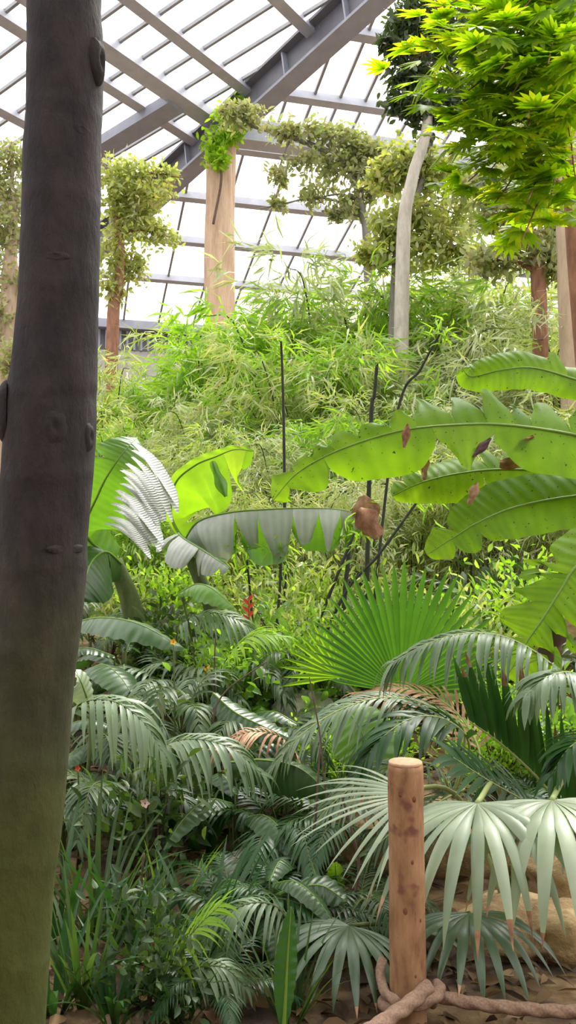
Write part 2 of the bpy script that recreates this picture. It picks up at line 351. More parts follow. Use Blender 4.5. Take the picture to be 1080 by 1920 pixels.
# hip girder: web and two flanges
top = C0 + HIP * 46; bot = C0.copy()
g = thing('roof_beam', (C0.x, C0.y, C0.z)); tag(g, 'deep grey steel hip girder crossing the glass roof', None, None, 'structure')
s_ = HIP.cross(Vector((0, 0, 1))).normalized(); n_ = s_.cross(HIP).normalized()
mid = (top + bot) / 2; half = HIP * ((top - bot).length / 2)
mb = MB(); mb.box(mid - n_ * .62, half, s_ * .09, n_ * .5); mb.build('web', M['steel_dark'], g, False)
mb = MB(); mb.box(mid - n_ * 1.12, half, s_ * .36, n_ * .05); mb.build('flange', M['steel'], g, False)
mb = MB(); mb.box(mid - n_ * .12, half, s_ * .40, n_ * .05); mb.build('flange', M['steel_dark'], g, False)
mb = MB()
for k in range(1, 16):
    c = C0 + HIP * (k * 2.9) - n_ * .62
    mb.box(c, HIP * .03, s_ * .30, n_ * .46)
mb.build('stiffener_rib', M['steel'], g, False)
# purlins of the far slope, given by a pixel each one passes through
PA = [(600, 44), (560, 174), (560, 286), (530, 382), (465, 457), (485, 532)]
PB = [(545, 15), (360, 82), (300, 145), (320, 228), (25, 210)]
eaveA = C0.copy()
hA = []
for k, (px, py) in enumerate(PA):
    p = hit(px, py, C0, nA); h, s = on_hip(p, uA); hA.append(s)
hA = sorted(hA + [0.0]); extra = hA[-1]
hA += [extra + 5.2, extra + 10.5]
hB = []
for k, (px, py) in enumerate(PB):
    p = hit(px, py, C0, nB); h, s = on_hip(p, uB); hB.append(s)
hB = sorted(hB); bb0 = hB[0]
hB = [0.0, bb0 * .5] + hB + [hB[-1] + 4.0, hB[-1] + 8.0]
def lenA(s): return 46
for s in hA[1:]:
    a = C0 + HIP * s; beam_obj('roof_purlin', a, a + uA * 46, .34, .32, nA, M['white_steel'])
for k, s in enumerate(hB[1:]):
    a = C0 + HIP * s; w = .60 if k == 3 else .38
    beam_obj('roof_purlin', a, a + uB * 44, w, w * .8, nB, M['white_steel'])
# heavier girder on the far slope
p = hit(652, 246, C0, nA); h, s = on_hip(p, uA); beam_obj('roof_girder', C0 + HIP * s, C0 + HIP * s + uA * 46, .55, .9, nA, M['white_steel'], .25)
# broad rafter under the near slope
gB = (HIP - uB * HIP.dot(uB)).normalized()           # up-slope direction in the near slope
p = hit(262, 212, C0, nB); beam_obj('roof_rafter', p - gB * 22, p + gB * 1.6, .80, .35, nB, M['steel'], .25)
# bays of translucent panels with their glazing bars
wn = [0]
def obl(v, u, g):                                    # coefficients of v along u and g
    uu, gg, ug = 1.0, 1.0, u.dot(g); a, b = v.dot(u), v.dot(g); det = 1 - ug * ug
    return (a - b * ug) / det, (b - a * ug) / det
def bay(s0, s1, u, g, n, ext, spacing, phase, thick):
    wn[0] += 1
    a, b = C0 + HIP * s0, C0 + HIP * s1
    P0, P1, P2, P3 = a, b, b + u * ext, a + u * (ext)
    mb = MB(); up = n * .02
    V = [P0 + up, P1 + up, P2 + up, P3 + up, P0 + up * 2.5, P1 + up * 2.5, P2 + up * 2.5, P3 + up * 2.5]
    mb.add([tuple(v) for v in V], [(0, 1, 2, 3), (7, 6, 5, 4), (0, 4, 5, 1), (1, 5, 6, 2), (2, 6, 7, 3), (3, 7, 4, 0)])
    w = mb.build('window_%d' % wn[0], M['glass'], None, False); tag(w, kind='structure')
    cu, cg = obl(HIP, u, g)
    a0 = s0 * cu                              # in-plane coordinate along u measured from the corner
    k = math.ceil((a0 - phase) / spacing)
    while phase + k * spacing < a0 + ext:
        c = phase + k * spacing
        lo = C0 + g * (s0 * cg) + u * c; hi = C0 + g * (s1 * cg) + u * c
        lim = s1 * cu
        if c < lim and cu > 0:                # starts under the hip
            hi = C0 + g * (c / cu * cg) + u * c
        if (hi - lo).length > .3 and hi.y > -3:
            m2 = MB(); d = (hi - lo); m2.box((lo + hi) / 2 - n * .06, d / 2, u * (thick / 2), n * .06)
            o = m2.build('glazing_bar', M['bar'], w, False)
        k += 1
pA1 = obl(hit(592, 168, C0, nA) - C0, uA, gA)[0]; pA2 = obl(hit(640, 174, C0, nA) - C0, uA, gA)[0]; spA = abs(pA2 - pA1)
pB1 = (hit(230, 70, C0, nB) - C0).dot(uB); pB2 = (hit(350, 160, C0, nB) - C0).dot(uB); spB = abs(pB2 - pB1) / 3
print('spacing', spA, spB, 'hipslope', HIP, 'hA', hA, 'hB', hB)
for k, (a, b) in enumerate(zip(hA[:-1], hA[1:])): bay(a, b, uA, gA, nA, 46, spA * (2 if k < 4 else 1), pA1, .10)
for a, b in zip(hB[:-1], hB[1:]): bay(a, b, uB, gB, nB, 44, spB, pB1, .10)
# eave gutter with louvre, the wall below
def along(name, u, n0, zt, zb, th, mat, L, off=0):
    mb = MB(); a = C0 + Vector((0, 0, 0)); b = a + u * L; nn = Vector((-u.y, u.x, 0))
    if nn.dot(Vector((0, 20, 0)) - a) > 0: nn = -nn
    c = (a + b) / 2; c.z = (zt + zb) / 2
    mb.box(c + nn * (th / 2 + off), u * (L / 2 + .3), nn * (th / 2), Vector((0, 0, (zt - zb) / 2)))
    o = mb.build(name, mat, None, False); tag(o, kind='structure'); return o
ez = C0.z
along('trim_1', uA, 0, ez + .05, ez - .42, .7, M['steel'], 46, -.7)
along('trim_2', uB, 0, ez + .05, ez - .42, .7, M['steel'], 44, -.7)
lv = along('trim_3', uA, 0, ez - .42, ez - 1.5, .3, M['steel_dark'], 46, 0)
mb = MB()
nnA = Vector((uA.y, -uA.x, 0))
for k in range(120):
    c = C0 + uA * (k * .38 + .2) + nnA * .08; c.z = ez - .96; mb.box(c, uA * .06, nnA * .10, Vector((0, 0, .52)))
mb.build('louvre', M['steel'], lv, False)
along('wall_back', uA, 0, ez - 1.5, -1, .5, M['wallm'], 46)
along('wall_left', uB, 0, ez - .42, -1, .5, M['wallm'], 44)

# unseen dark rock wall, added behind the camera to cut frontal light
mb = MB(); R = []
for i in range(60):
    x = -13 + 28 * i / 59; row = []
    for j in range(24):
        z = -.5 + 8.0 * j / 23; row.append(Vector((x, -3.6 - .08 * z + .55 * mnoise.noise(Vector((x * .5, z * .5, 1))) + .2 * mnoise.noise(Vector((x * 1.6, z * 1.6, 4))), z)))
    R.append(row)
for j in (1,): R += []
mb.grid(R); mb.grid([[Vector((-13 + 28 * i / 59, -4.9, z)) for z in (-.5, 7.5)] for i in range(60)])
tag(mb.build('wall_added_for_shade', M['darkrock']), kind='structure')
# tan pillar carrying the girder
_s = min((abs(FPX * (C0 + HIP * (k * .1)).x / (C0 + HIP * (k * .1)).y + 540 - 412), k * .1) for k in range(10, 400))[1]
pc = C0 + HIP * _s; print('pillar', pc); pr = 27 / FPX * pc.y; z1 = pc.z - 1.0
pg = gz(pc.x, pc.y) - .3
pil = thing('pillar', (pc.x, pc.y, pg), 'tall tan rock-textured pillar rising to the roof girder', 'pillar')
def pf(u, th): return 1 + .07 * math.sin(3 * th + 9 * u) + .05 * math.sin(7 * th - 14 * u) + .04 * mnoise.noise(Vector((math.cos(th) * 2, math.sin(th) * 2, u * 14)))
mb = MB(); nn = 50; mb.tube([(pc.x, pc.y, pg + (z1 - pg) * i / nn) for i in range(nn + 1)], [pr * (1.12 - .12 * i / nn) for i in range(nn + 1)], 28, fn=pf)
mb.build('shaft', M['pillar'], pil)
mb = MB(); mb.box((pc.x, pc.y, z1 + .1), (.55, 0, 0), (0, .55, 0), (0, 0, .1)); mb.build('cap_plate', M['steel'], pil, False)

# ================================================================== the tree trunk close by
YT = 2.6
tp = [(-90, 124, 140), (0, 121, 140), (70, 122, 142), (130, 123, 147), (200, 121, 144), (280, 117, 146), (400, 115, 147), (480, 113, 149), (600, 108, 152), (700, 102, 160), (760, 95, 168), (830, 93, 168), (950, 84, 166), (1040, 78, 166), (1150, 70, 166), (1300, 52, 166), (1500, 34, 168), (1650, 15, 170), (1900, -8, 176), (2030, -20, 196), (2090, -24, 230)]
base = P(-20, 2040, YT); base.z = gz(base.x, YT) - .02
tr = thing('tree', base, 'dark slender trunk close to the camera, mossy green low down, knotted halfway', 'tree')
pts = [P(px, py, YT) for py, px, w in tp]; rad = [w / 2 / FPX * YT for py, px, w in tp]
pts2 = crom(pts, 90); rr = [lerpl(range(len(rad)), rad, i / 89 * (len(rad) - 1)) for i in range(90)]
def tf(u, th): return 1 + .025 * mnoise.noise(Vector((math.cos(th) * 1.5, math.sin(th) * 1.5, u * 26))) + .012 * mnoise.noise(Vector((math.cos(th) * 5, math.sin(th) * 5, u * 60)))
mb = MB(); mb.tube(pts2, rr, 36, fn=tf); mb.build('trunk', M['trunk'], tr)
def knot(px, py, rx, rz, dep):                 # swollen branch scar on the bark
    cx = lerpl([t[0] for t in tp], [t[1] for t in tp], py); r = lerpl([t[0] for t in tp], [t[2] for t in tp], py) / 2 / FPX * YT
    ux = max(-.96, min(.96, (px - cx) / FPX * YT / r)); nx = Vector((ux, -math.sqrt(1 - ux * ux), 0)); sx = Vector((-nx.y, nx.x, 0))
    c = P(cx, py, YT) + nx * (r * .93); mb = MB(); R = []
    for i in range(10):
        a = i / 9 * math.pi / 2; ring = []
        for j in range(20):
            th = 2 * math.pi * j / 20; w = math.cos(a) * (1 + .3 * mnoise.noise(Vector((math.cos(th) * 1.7, math.sin(th) * 1.7, py * .01))))
            d = math.sin(a) * dep * (1 - .5 * smooth(i, 6, 9))
            ring.append(c + sx * (math.cos(th) * w * rx) + Vector((0, 0, math.sin(th) * w * rz)) + nx * d)
        R.append(ring)
    mb.grid(R, close=True); return mb.build('branch_scar', M['trunk'], tr)
for a_ in [(191, 130, .035, .075, .03), (168, 268, .03, .022, .012), (12, 775, .06, .10, .035), (124, 812, .04, .055, .018), (176, 822, .03, .045, .02), (140, 1030, .07, .018, .010), (125, 505, .04, .018, .010)]: knot(*a_)
# its unseen crown, added above the frame to shade the near planting
topc = pts2[0]
for i, (x, y, z) in enumerate([(-1.9, 3.2, 6.3), (-1.2, 4.0, 6.8), (-.3, 3.0, 6.4), (-2.6, 4.2, 7.0), (.6, 3.6, 7.0), (-.9, 2.2, 6.2), (-2.0, 2.0, 6.4), (0.3, 2.2, 6.6), (-1.4, 5.0, 7.4), (-.2, 4.6, 7.4)]):
    c = Vector((x, y, z)); mb = MB(); bp = crom([topc + Vector((0, 0, -.1)), topc.lerp(c, .5) + Vector((0, 0, .4)), c], 14)
    mb.tube(bp, [.05 * (1 - .75 * k / 13) for k in range(14)], 7); bo = mb.build('branch', M['trunk'], tr)
    n = 760; mb = MB(); cloud(mb, np.array(c)[None] + NP.normal(size=(n, 3)) * np.array([.7, .7, .3]), rdir(n, -.3), rdir(n, 1.4), NP.uniform(.14, .26, n), NP.uniform(.07, .13, n), T_OVAL); mb.build('foliage', M['treedark'], bo)
# ================================================================== post and rope
YP = 2.95
pb = P(766, 1905, YP); pb.z = gz(pb.x, YP) - .02
po = thing('wooden_post', pb, 'short round peeled wooden post with flat sawn top, rope at its foot', 'post')
ptop = P(760, 1430, YP); pr_ = 32.5 / FPX * YP
mb = MB(); n = 40
def pfn(u, th): return 1 + .03 * mnoise.noise(Vector((math.cos(th) * 1.2, math.sin(th) * 1.2, u * 5))) + .018 * mnoise.noise(Vector((math.cos(th) * 4, math.sin(th) * 4, u * 18)))
ax = [Vector((pb.x + (ptop.x - pb.x) * i / n, YP, pb.z + (ptop.z - pb.z) * i / n)) for i in range(n + 1)]
mb.tube(ax, [pr_ * (1.03 - .03 * i / n) for i in range(n)] + [pr_ * .955], 36, fn=pfn); mb.build('shaft', M['post'], po)
mb = MB(); mb.tube([ptop - Vector((0, 0, .006)), ptop + Vector((0, 0, .003)), ptop + Vector((0, 0, .006))], [pr_ * .965, pr_ * .955, pr_ * .9], 36, fn=lambda u, th: pfn(1, th)); mb.build('sawn_top', M['post_cut'], po)
mb = MB()
for (px, py, a) in [(748, 1480, .009), (772, 1490, .007), (757, 1695, .011), (783, 1715, .006), (768, 1605, .006), (774, 1815, .006)]:
    c = P(px, py, YP); ux = (c.x - (pb.x + (ptop.x - pb.x) * .5)) / pr_; ux = max(-.9, min(.9, ux)); c.y = YP - pr_ * math.sqrt(1 - ux * ux) + .002
    ring = []; R = []
    for i in range(5):
        w = math.cos(i / 4 * math.pi / 2)
        R.append([c + Vector((math.cos(t) * a * w, -.005 * math.sin(i / 4 * 1.57) + ux * ux * 0, math.sin(t) * a * 1.5 * w)) for t in [2 * math.pi * j / 12 for j in range(12)]])
    m1 = MB(); m1.grid(R, close=True); m1.build('knot', M['post_knot'], po)
def rope_mesh(pts, r, n):
    pts = crom(pts, n); mb = MB(); L = 0; R = []
    tw = [0]
    for i in range(1, n): tw.append(tw[-1] + (pts[i] - pts[i - 1]).length)
    t0 = (pts[1] - pts[0]).normalized(); a = t0.orthogonal().normalized(); k = 18
    for i in range(n):
        t = (pts[min(i + 1, n - 1)] - pts[max(i - 1, 0)]).normalized(); a = (a - t * a.dot(t)).normalized(); b = t.cross(a)
        R.append([pts[i] + (a * math.cos(h) + b * math.sin(h)) * r * (1 + .10 * math.cos(3 * (h - tw[i] * 26))) for h in [2 * math.pi * j / k for j in range(k)]])
    mb.grid(R, close=True); mb.f += [tuple(range(k))[::-1], tuple((n - 1) * k + j for j in range(k))]; mb.mi += [0, 0]; return mb
ro = P(766, 1880, YP); rp = thing('rope', (ro.x, ro.y, ro.z), 'thick tan twisted rope looped round the foot of the wooden post', 'rope')
cx_ = lambda z: pb.x + (ptop.x - pb.x) * (z - pb.z) / (ptop.z - pb.z)
rr_ = .0225; lp = []
zc = P(766, 1872, YP).z
for i in range(30):
    a = math.radians(-30 + i / 29 * 400); rad_ = pr_ + rr_ * (1.02 + .9 * smooth(i, 20, 29))
    lp.append(Vector((cx_(zc) + math.cos(a) * rad_, YP + math.sin(a) * rad_, zc + .025 * math.cos(a + .6) + .03 * (i / 29 - .5))))
rope_mesh(lp, rr_, 150).build('rope_loop', M['rope'], rp)
rope_mesh([P(803, 1850, YP - .05), P(770, 1880, YP - .13), P(735, 1905, YP - .2), P(690, 1935, YP - .3), P(600, 1985, YP - .5)], rr_ * 1.05, 120).build('rope_tail', M['rope'], rp)
rope_mesh([P(800, 1862, YP), P(870, 1878, YP - .02), P(960, 1890, YP - .04), P(1080, 1897, YP - .05), P(1200, 1890, YP - .02)], rr_ * .92, 200).build('rope_span', M['rope'], rp)
rope_mesh([P(716, 1800, YP + .12), P(714, 1835, YP + .05), P(724, 1862, YP - .02), P(745, 1880, YP - .1)], rr_ * .75, 60).build('rope_end', M['rope'], rp)
# ================================================================== leaf builders
def up_to_cam(p, lift=.5):          # a leaf-face direction tilted from straight up toward the open path
    d = (CAMP - Vector(p)); d.z = 0; d.normalize()
    return (Vector((0, 0, 1)) * lift + d * (1 - lift)).normalized()
def banana_leaf(parent, name, mid, up, w0, mat, rib=None, wl=1.0, wr=1.0, dl=0.0, dr=0.0, curl=0.25, tear=10, gap=.12, jit=6, seed=1, n=90, prof=None, ribr=.012, tl=None, lobe=.55, sweep=.28, label=None, mat2=None, ragged=0.0, cr=None, deepcut=False):
    """mid: points from the stalk to the tip; up: face normal; wl/wr: relative half widths; dl/dr: fall of each half (deg)"""
    R_ = random.Random(seed); pts = crom(mid, n)
    prof = prof or (lambda u: (math.sin(math.pi * min(1, (u * .96 + .04)) ** .8)) ** .55)
    par = thing_part(name, parent)
    mb = MB(); m = 7
    for side, wk, dd, tk in ((-1, wl, dl, tl if tl is not None else tear), (1, wr, dr, tear)):
        cuts = sorted([0, n - 1] + [R_.randrange(4, n - 4) for _ in range(tk)]); cuts = [c for i, c in enumerate(cuts) if i == 0 or c - cuts[i - 1] >= 3]
        cuts[-1] = n - 1
        if cr and side == 1: cuts = [0] + [int(q[0] * (n - 1)) for q in cr] + [n - 1]
        for ci, (a, b) in enumerate(zip(cuts[:-1], cuts[1:])):
            ang = dd + R_.uniform(-jit, jit); sw = sweep + R_.uniform(-.06, .06); cu = curl + R_.uniform(-.1, .15); gp = gap * R_.uniform(.3, 1.2); deep = R_.uniform(.25, .6); lj = R_.uniform(1 - ragged, 1)
            if cr and side == 1: lj = cr[ci][1] if ci < len(cr) else .8
            if cr and side == 1 and deepcut: deep = .12; gp = gap * R_.uniform(.8, 1.2)
            G = []; U = []
            kk = max(b - a, 5)
            for q in range(kk + 1):
                f = a + (b - a) * q / kk; i0 = min(int(f), n - 2); fr = f - i0; u = f / (n - 1)
                c = pts[i0].lerp(pts[i0 + 1], fr)
                t = (pts[min(i0 + 1, n - 1)] - pts[max(i0 - 1, 0)]).normalized()
                s = t.cross(up).normalized() * side; nn = (s.cross(t) * side).normalized()
                if nn.dot(up) < 0: nn = -nn
                w = w0 * wk * prof(u) * lj; loc = 2 * q / kk - 1
                if a == 0: loc = min(loc, 1) if loc > 0 else 0
                if b == n - 1 and loc > 0: loc = 0
                e = 1 - lobe * abs(loc) ** 4 * (.5 if tk else 0) if tk else 1
                row = []; ur = []
                for j in range(m):
                    v = j / (m - 1); x = v * w * (1 - (1 - e) * v)
                    al = math.radians(ang) + cu * v
                    pinch = -loc * gp * max(0, v - deep) * w * (1 if tk else 0)
                    p = c + s * (x * math.cos(al)) - nn * (x * math.sin(al)) + t * (sw * x + pinch) + nn * (.006 * math.sin(u * 60 + v * 3) * v)
                    row.append(p); ur.append((u, v * .5 * side + .5))
                G.append(row); U.append(ur)
            mb.grid(G, U, 1 if mat2 and side == 1 else 0)
    bl = mb.build('blade', [mat, mat2] if mat2 else mat, par)
    mb = MB(); mb.tube(pts, [ribr * (1.0 - .85 * i / (n - 1)) for i in range(n)], 8); mb.build('midrib', rib or M['midrib'], par)
    if label: par['label'] = label
    return par
def thing_part(name, parent):
    o = bpy.data.objects.new(name, None); COL.objects.link(o); o.parent = parent; o.empty_display_size = .1
    ORG[o.name] = ORG[parent.name]; return o
def frond(parent, name, rach, nleaf, L, w, mat, rib, side=None, up=None, droop=.6, ang=55, fold=.2, rr=.008, start=.08, jit=.12, seed=1, prof=None, sides=(-1, 1), tipmat=None, lift=0.0, seg=5, twist=0):
    R_ = random.Random(seed); pts = crom(rach, 60); par = thing_part(name, parent)
    mb = MB()
    prof = prof or (lambda u: .45 + .55 * math.sin(math.pi * min(1, .12 + u * .95)) if u < .9 else .5)
    for k in range(nleaf):
        u = start + (1 - start) * k / (nleaf - 1); f = u * 59; i0 = min(int(f), 58); c = pts[i0].lerp(pts[i0 + 1], f - i0)
        t = (pts[min(i0 + 1, 59)] - pts[max(i0 - 1, 0)]).normalized()
        upv = Vector(up) if up is not None else Vector((0, 0, 1))
        s0 = t.cross(upv)
        if s0.length < .1: s0 = t.cross(Vector((0, 1, .2)))
        s0.normalize(); nn = s0.cross(t).normalized()
        for sg in sides:
            a = math.radians(ang * (1 - .45 * u)) + R_.uniform(-jit, jit)
            d = (t * math.cos(a) + s0 * sg * math.sin(a) + nn * (lift + R_.uniform(-jit, jit) * .5)).normalized()
            l = L * prof(u) * R_.uniform(.85, 1.1)
            mb.blade(c, d, nn, l, w * R_.uniform(.85, 1.1), seg, droop * R_.uniform(.7, 1.3), fold, twist=twist)
    mb.build('leaflets', mat, par)
    mb = MB(); mb.tube(pts, [rr * (1 - .8 * i / 59) for i in range(60)], 6); mb.build('rachis', rib, par)
    return par
def fan(parent, name, hub, axis, nrm, n, spread, L, fused, mat, droop=0.0, dpow=2.0, fold=.25, lenf=None, tip=None, seg=10, seed=1, wmul=1.0, cone=0.0, start_bend=.0, tiplen=.12, splay=0.0):
    """palmate blade: n pleated segments fanned around the hub; droop makes the free ends fall"""
    R_ = random.Random(seed); par = thing_part(name, parent)
    axis = Vector(axis).normalized(); nrm = Vector(nrm); nrm = (nrm - axis * nrm.dot(axis)).normalized(); lat = axis.cross(nrm)
    mb = MB(); da = math.radians(spread) / n
    for k in range(n):
        a = -math.radians(spread) / 2 + (k + .5) * da
        l = L * (lenf(2 * k / (n - 1) - 1) if lenf else 1) * R_.uniform(.93, 1.04); dp = droop * R_.uniform(.8, 1.25)
        d = (axis * math.cos(a) + lat * math.sin(a) + nrm * cone).normalized(); e = (lat * math.cos(a) - axis * math.sin(a)).normalized()
        e = (e + nrm * R_.uniform(-splay, splay)).normalized()
        p = Vector(hub); rows = []; st = l / seg; cur = d.copy(); hwf = math.tan(da / 2)
        for i in range(seg + 1):
            u = i / seg; r = u * l
            if u <= fused: hw = r * hwf
            else:
                v = (u - fused) / (1 - fused); hw = fused * l * hwf * (1 - .12 * v) * (1 - v ** 2.4 * .97) * wmul
            nn = e.cross(cur).normalized()
            if nn.dot(nrm) < 0 and i < 2: nn = -nn
            rows.append((p.copy(), e * hw, nn * (fold * hw)))
            bend = dp * (max(0, u - start_bend)) ** (dpow - 1) / seg
            cur = (cur + Vector((0, 0, -bend))).normalized(); p = p + cur * st
        cut = seg
        if tip is not None and R_.random() < .75: cut = seg - max(1, int(seg * tiplen * R_.uniform(.6, 1.6)))
        G = [[c - h - q, c + q, c + h - q] for c, h, q in rows]
        mb.grid(G[:cut + 1], [[(i / seg, 0), (i / seg, .5), (i / seg, 1)] for i in range(cut + 1)])
        if cut < seg: mb.grid(G[cut:], None, 1)
    mb.build('blade', [mat, tip] if tip is not None else mat, par)
    return par
def stalk(parent, pts, r0, r1, mat, name='leaf_stalk', n=20):
    P_ = crom(pts, n); mb = MB(); mb.tube(P_, [r0 + (r1 - r0) * i / (n - 1) for i in range(n)], 8); return mb.build(name, mat, parent)

# ================================================================== banana plant beside the path, its leaves reaching in over the slope
def V3(l): return [P(*a) for a in l]
bx, by = 2.75, 5.5
bR = thing('banana_plant', (bx, by, gz(bx, by) - .03), 'banana plant with torn sunlit leaves arching over the fan palm', 'banana plant')
crown = Vector((bx, by, 2.25))
tkp = [Vector((bx, by, gz(bx, by) - .03)), Vector((bx - .02, by, 1.0)), Vector((bx - .03, by, 1.8)), crown]
mb = MB(); mb.tube(crom(tkp, 20), [.13 - .05 * i / 19 for i in range(20)], 14); mb.build('false_stem', M['stem'], bR)
b1 = banana_leaf(bR, 'leaf', V3([(1330, 905, 5.1), (1200, 850, 5.02), (1080, 816, 4.95), (950, 797, 4.9), (850, 797, 4.85), (750, 808, 4.8), (640, 842, 4.75), (560, 885, 4.72), (512, 938, 4.7)]),
    Vector((0.05, -.88, .47)), .29, M['banana'], wl=1.0, wr=1.14, dl=4, dr=2, curl=.15, tear=13, tl=5, gap=.62, jit=6, seed=5, sweep=.05, lobe=.9, label='longest leaf, notched along its upper edge', cr=[((1330 - x) / 818, l) for x, l in ((1180, 1), (1110, .9), (1062, .85), (1032, .8), (984, 1.02), (918, 1.0), (849, 1.08), (797, .5), (745, .42), (700, .55), (655, .4), (600, .42))])
b2 = banana_leaf(bR, 'leaf', V3([(1330, 960, 5.45), (1200, 910, 5.4), (1080, 888, 5.35), (950, 880, 5.3), (860, 888, 5.25), (790, 905, 5.22), (735, 930, 5.2)]),
    Vector((0.0, -.92, .42)), .27, M['banana'], wl=.8, wr=1, dl=4, dr=10, curl=.3, tear=6, tl=7, gap=.35, seed=8, sweep=.15)
b3 = banana_leaf(bR, 'leaf', V3([(1330, 950, 5.2), (1200, 925, 5.15), (1080, 930, 5.1), (970, 950, 5.05), (900, 978, 5.0), (850, 1008, 4.98), (800, 1040, 4.97)]),
    Vector((-.10, -.85, .50)), .24, M['banana'], wl=.85, wr=.95, dl=2, dr=4, curl=.2, tear=5, tl=3, gap=.35, seed=11, sweep=.2)
b4 = banana_leaf(bR, 'leaf', V3([(1330, 830, 5.9), (1200, 750, 5.9), (1080, 712, 5.9), (1000, 690, 5.85), (940, 694, 5.8), (885, 706, 5.8), (866, 690, 5.8)]),
    Vector((0, -.93, .38)), .19, M['banana'], wl=.9, wr=1, dl=0, dr=0, curl=.25, tear=2, tl=1, gap=.2, seed=14)
b5 = banana_leaf(bR, 'leaf', V3([(1300, 990, 4.8), (1180, 990, 4.7), (1085, 1058, 4.6), (1050, 1108, 4.55), (1012, 1168, 4.5), (985, 1208, 4.5), (950, 1270, 4.5)]),
    Vector((-.1, -.85, .5)), .27, M['banana'], wl=1, wr=.9, dl=4, dr=8, curl=.2, tear=9, tl=7, gap=.6, jit=10, seed=17, sweep=.35)
# dry flaps and torn scraps on the leaves
def scrap(parent, poly, Y, mat, name, th=.006, bulge=.03):
    n = 14; a, b, w = [P(*x, Y) for x in poly[:2]] + [poly[2] / FPX * Y]
    mb = MB(); d = (b - a); sd = d.cross(Vector((0, 1, 0))).normalized(); R = []
    for i in range(n + 1):
        u = i / n; hw = w * .5 * (math.sin(math.pi * (.08 + .86 * u)) ** .6) * (1 + .25 * math.sin(9 * u + w * 90)); c = a + d * u
        R.append([c + sd * (v * hw) + Vector((0, -1, 0)) * (bulge * (1 - v * v) + .01 * math.sin(11 * u + 5 * v)) for v in (-1, -.5, 0, .5, 1)])
    mb.grid(R); return mb.build(name, mat, parent)
scrap(bR, ((672, 955), (712, 1006), 42), 4.72, M['dry'], 'dry_flap')
scrap(bR, ((935, 872), (1020, 862), 24), 5.0, M['dry'], 'dry_flap')
scrap(bR, ((765, 795), (757, 840), 14), 4.75, M['dry'], 'dry_flap', bulge=.015)
scrap(bR, ((920, 822), (885, 858), 14), 4.8, M['purple'], 'dry_flap', bulge=.015)
scrap(bR, ((797, 850), (795, 900), 16), 5.1, M['dry'], 'dry_flap', bulge=.015)
scrap(bR, ((895, 905), (880, 945), 16), 4.93, M['dry'], 'dry_flap', bulge=.015)
scrap(bR, ((1048, 1170), (1025, 1240), 48), 4.62, M['purple'], 'flower_bract')
scrap(bR, ((1000, 818), (960, 838), 12), 4.9, M['dry'], 'dry_flap', bulge=.015)

# ================================================================== banana plants of the middle distance
c0 = P(250, 1130, 6.9); c0.z = gz(c0.x, c0.y) - .03
bM = thing('banana_plant', c0, 'banana plant with grey-sheened drooping leaves beside the mossy trunk', 'banana plant')
mb = MB(); mb.tube(crom([c0, c0 + Vector((.0, .0, .7)), P(215, 1050, 6.9)], 16), [.11 - .05 * i / 15 for i in range(16)], 12); mb.build('false_stem', M['stem'], bM)
lf = banana_leaf(bM, 'leaf', V3([(215, 1050, 6.9), (160, 1000, 6.6), (185, 925, 6.4), (212, 875, 6.3), (240, 838, 6.35), (258, 820, 6.5)]), Vector((.15, -.95, .25)), .36, M['banana_far'],
    wl=.7, wr=.8, dl=-6, dr=8, curl=.2, tear=2, tl=3, gap=.5, jit=6, seed=21, sweep=-.15)
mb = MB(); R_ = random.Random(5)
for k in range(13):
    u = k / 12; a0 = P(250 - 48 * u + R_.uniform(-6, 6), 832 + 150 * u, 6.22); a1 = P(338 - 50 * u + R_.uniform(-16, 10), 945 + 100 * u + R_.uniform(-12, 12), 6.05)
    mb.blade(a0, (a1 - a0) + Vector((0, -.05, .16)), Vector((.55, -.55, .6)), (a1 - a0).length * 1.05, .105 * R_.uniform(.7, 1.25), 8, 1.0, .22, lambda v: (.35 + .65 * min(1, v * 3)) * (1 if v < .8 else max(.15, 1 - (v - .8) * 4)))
mb.build('torn_lobes', M['leaf_sheen'], lf)
banana_leaf(bM, 'leaf', V3([(230, 1060, 6.9), (200, 1035, 6.6), (175, 1050, 6.3), (160, 1085, 6.1), (150, 1120, 6.0)]), Vector((.3, -.6, .5)), .30, M['broad'],
    wl=1, wr=1, dl=20, dr=18, tear=2, tl=1, seed=22)
c1 = P(420, 1130, 7.4); c1.z = gz(c1.x, c1.y) - .03
bN = thing('banana_plant', c1, 'banana plant with a ragged grey leaf drooping like a curtain in the centre', 'banana plant')
mb = MB(); mb.tube(crom([c1, c1 + Vector((-.05, .0, .5)), P(345, 1015, 7.4)], 16), [.10 - .05 * i / 15 for i in range(16)], 12); mb.build('false_stem', M['stem'], bN)
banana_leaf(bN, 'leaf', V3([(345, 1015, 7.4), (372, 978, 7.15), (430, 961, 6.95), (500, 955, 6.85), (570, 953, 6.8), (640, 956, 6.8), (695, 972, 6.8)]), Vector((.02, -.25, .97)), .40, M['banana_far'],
    wl=1.15, wr=1.0, dl=66, dr=58, curl=.45, tear=6, tl=5, gap=.11, jit=15, seed=24, sweep=.02, lobe=.9, ragged=.3, deepcut=True, cr=[(.16, .85), (.36, 1.0), (.47, .8), (.62, 1.08), (.74, .72), (.84, .85), (.92, .6)], mat2=M['leaf_sheen'], prof=lambda u: (.55 + .45 * min(1, u * 4)) * (1 if u < .85 else max(.12, 1 - (u - .85) * 6)))
scrap(bN, ((680, 930), (698, 1008), 46), 6.78, M['dry'], 'dry_tip')
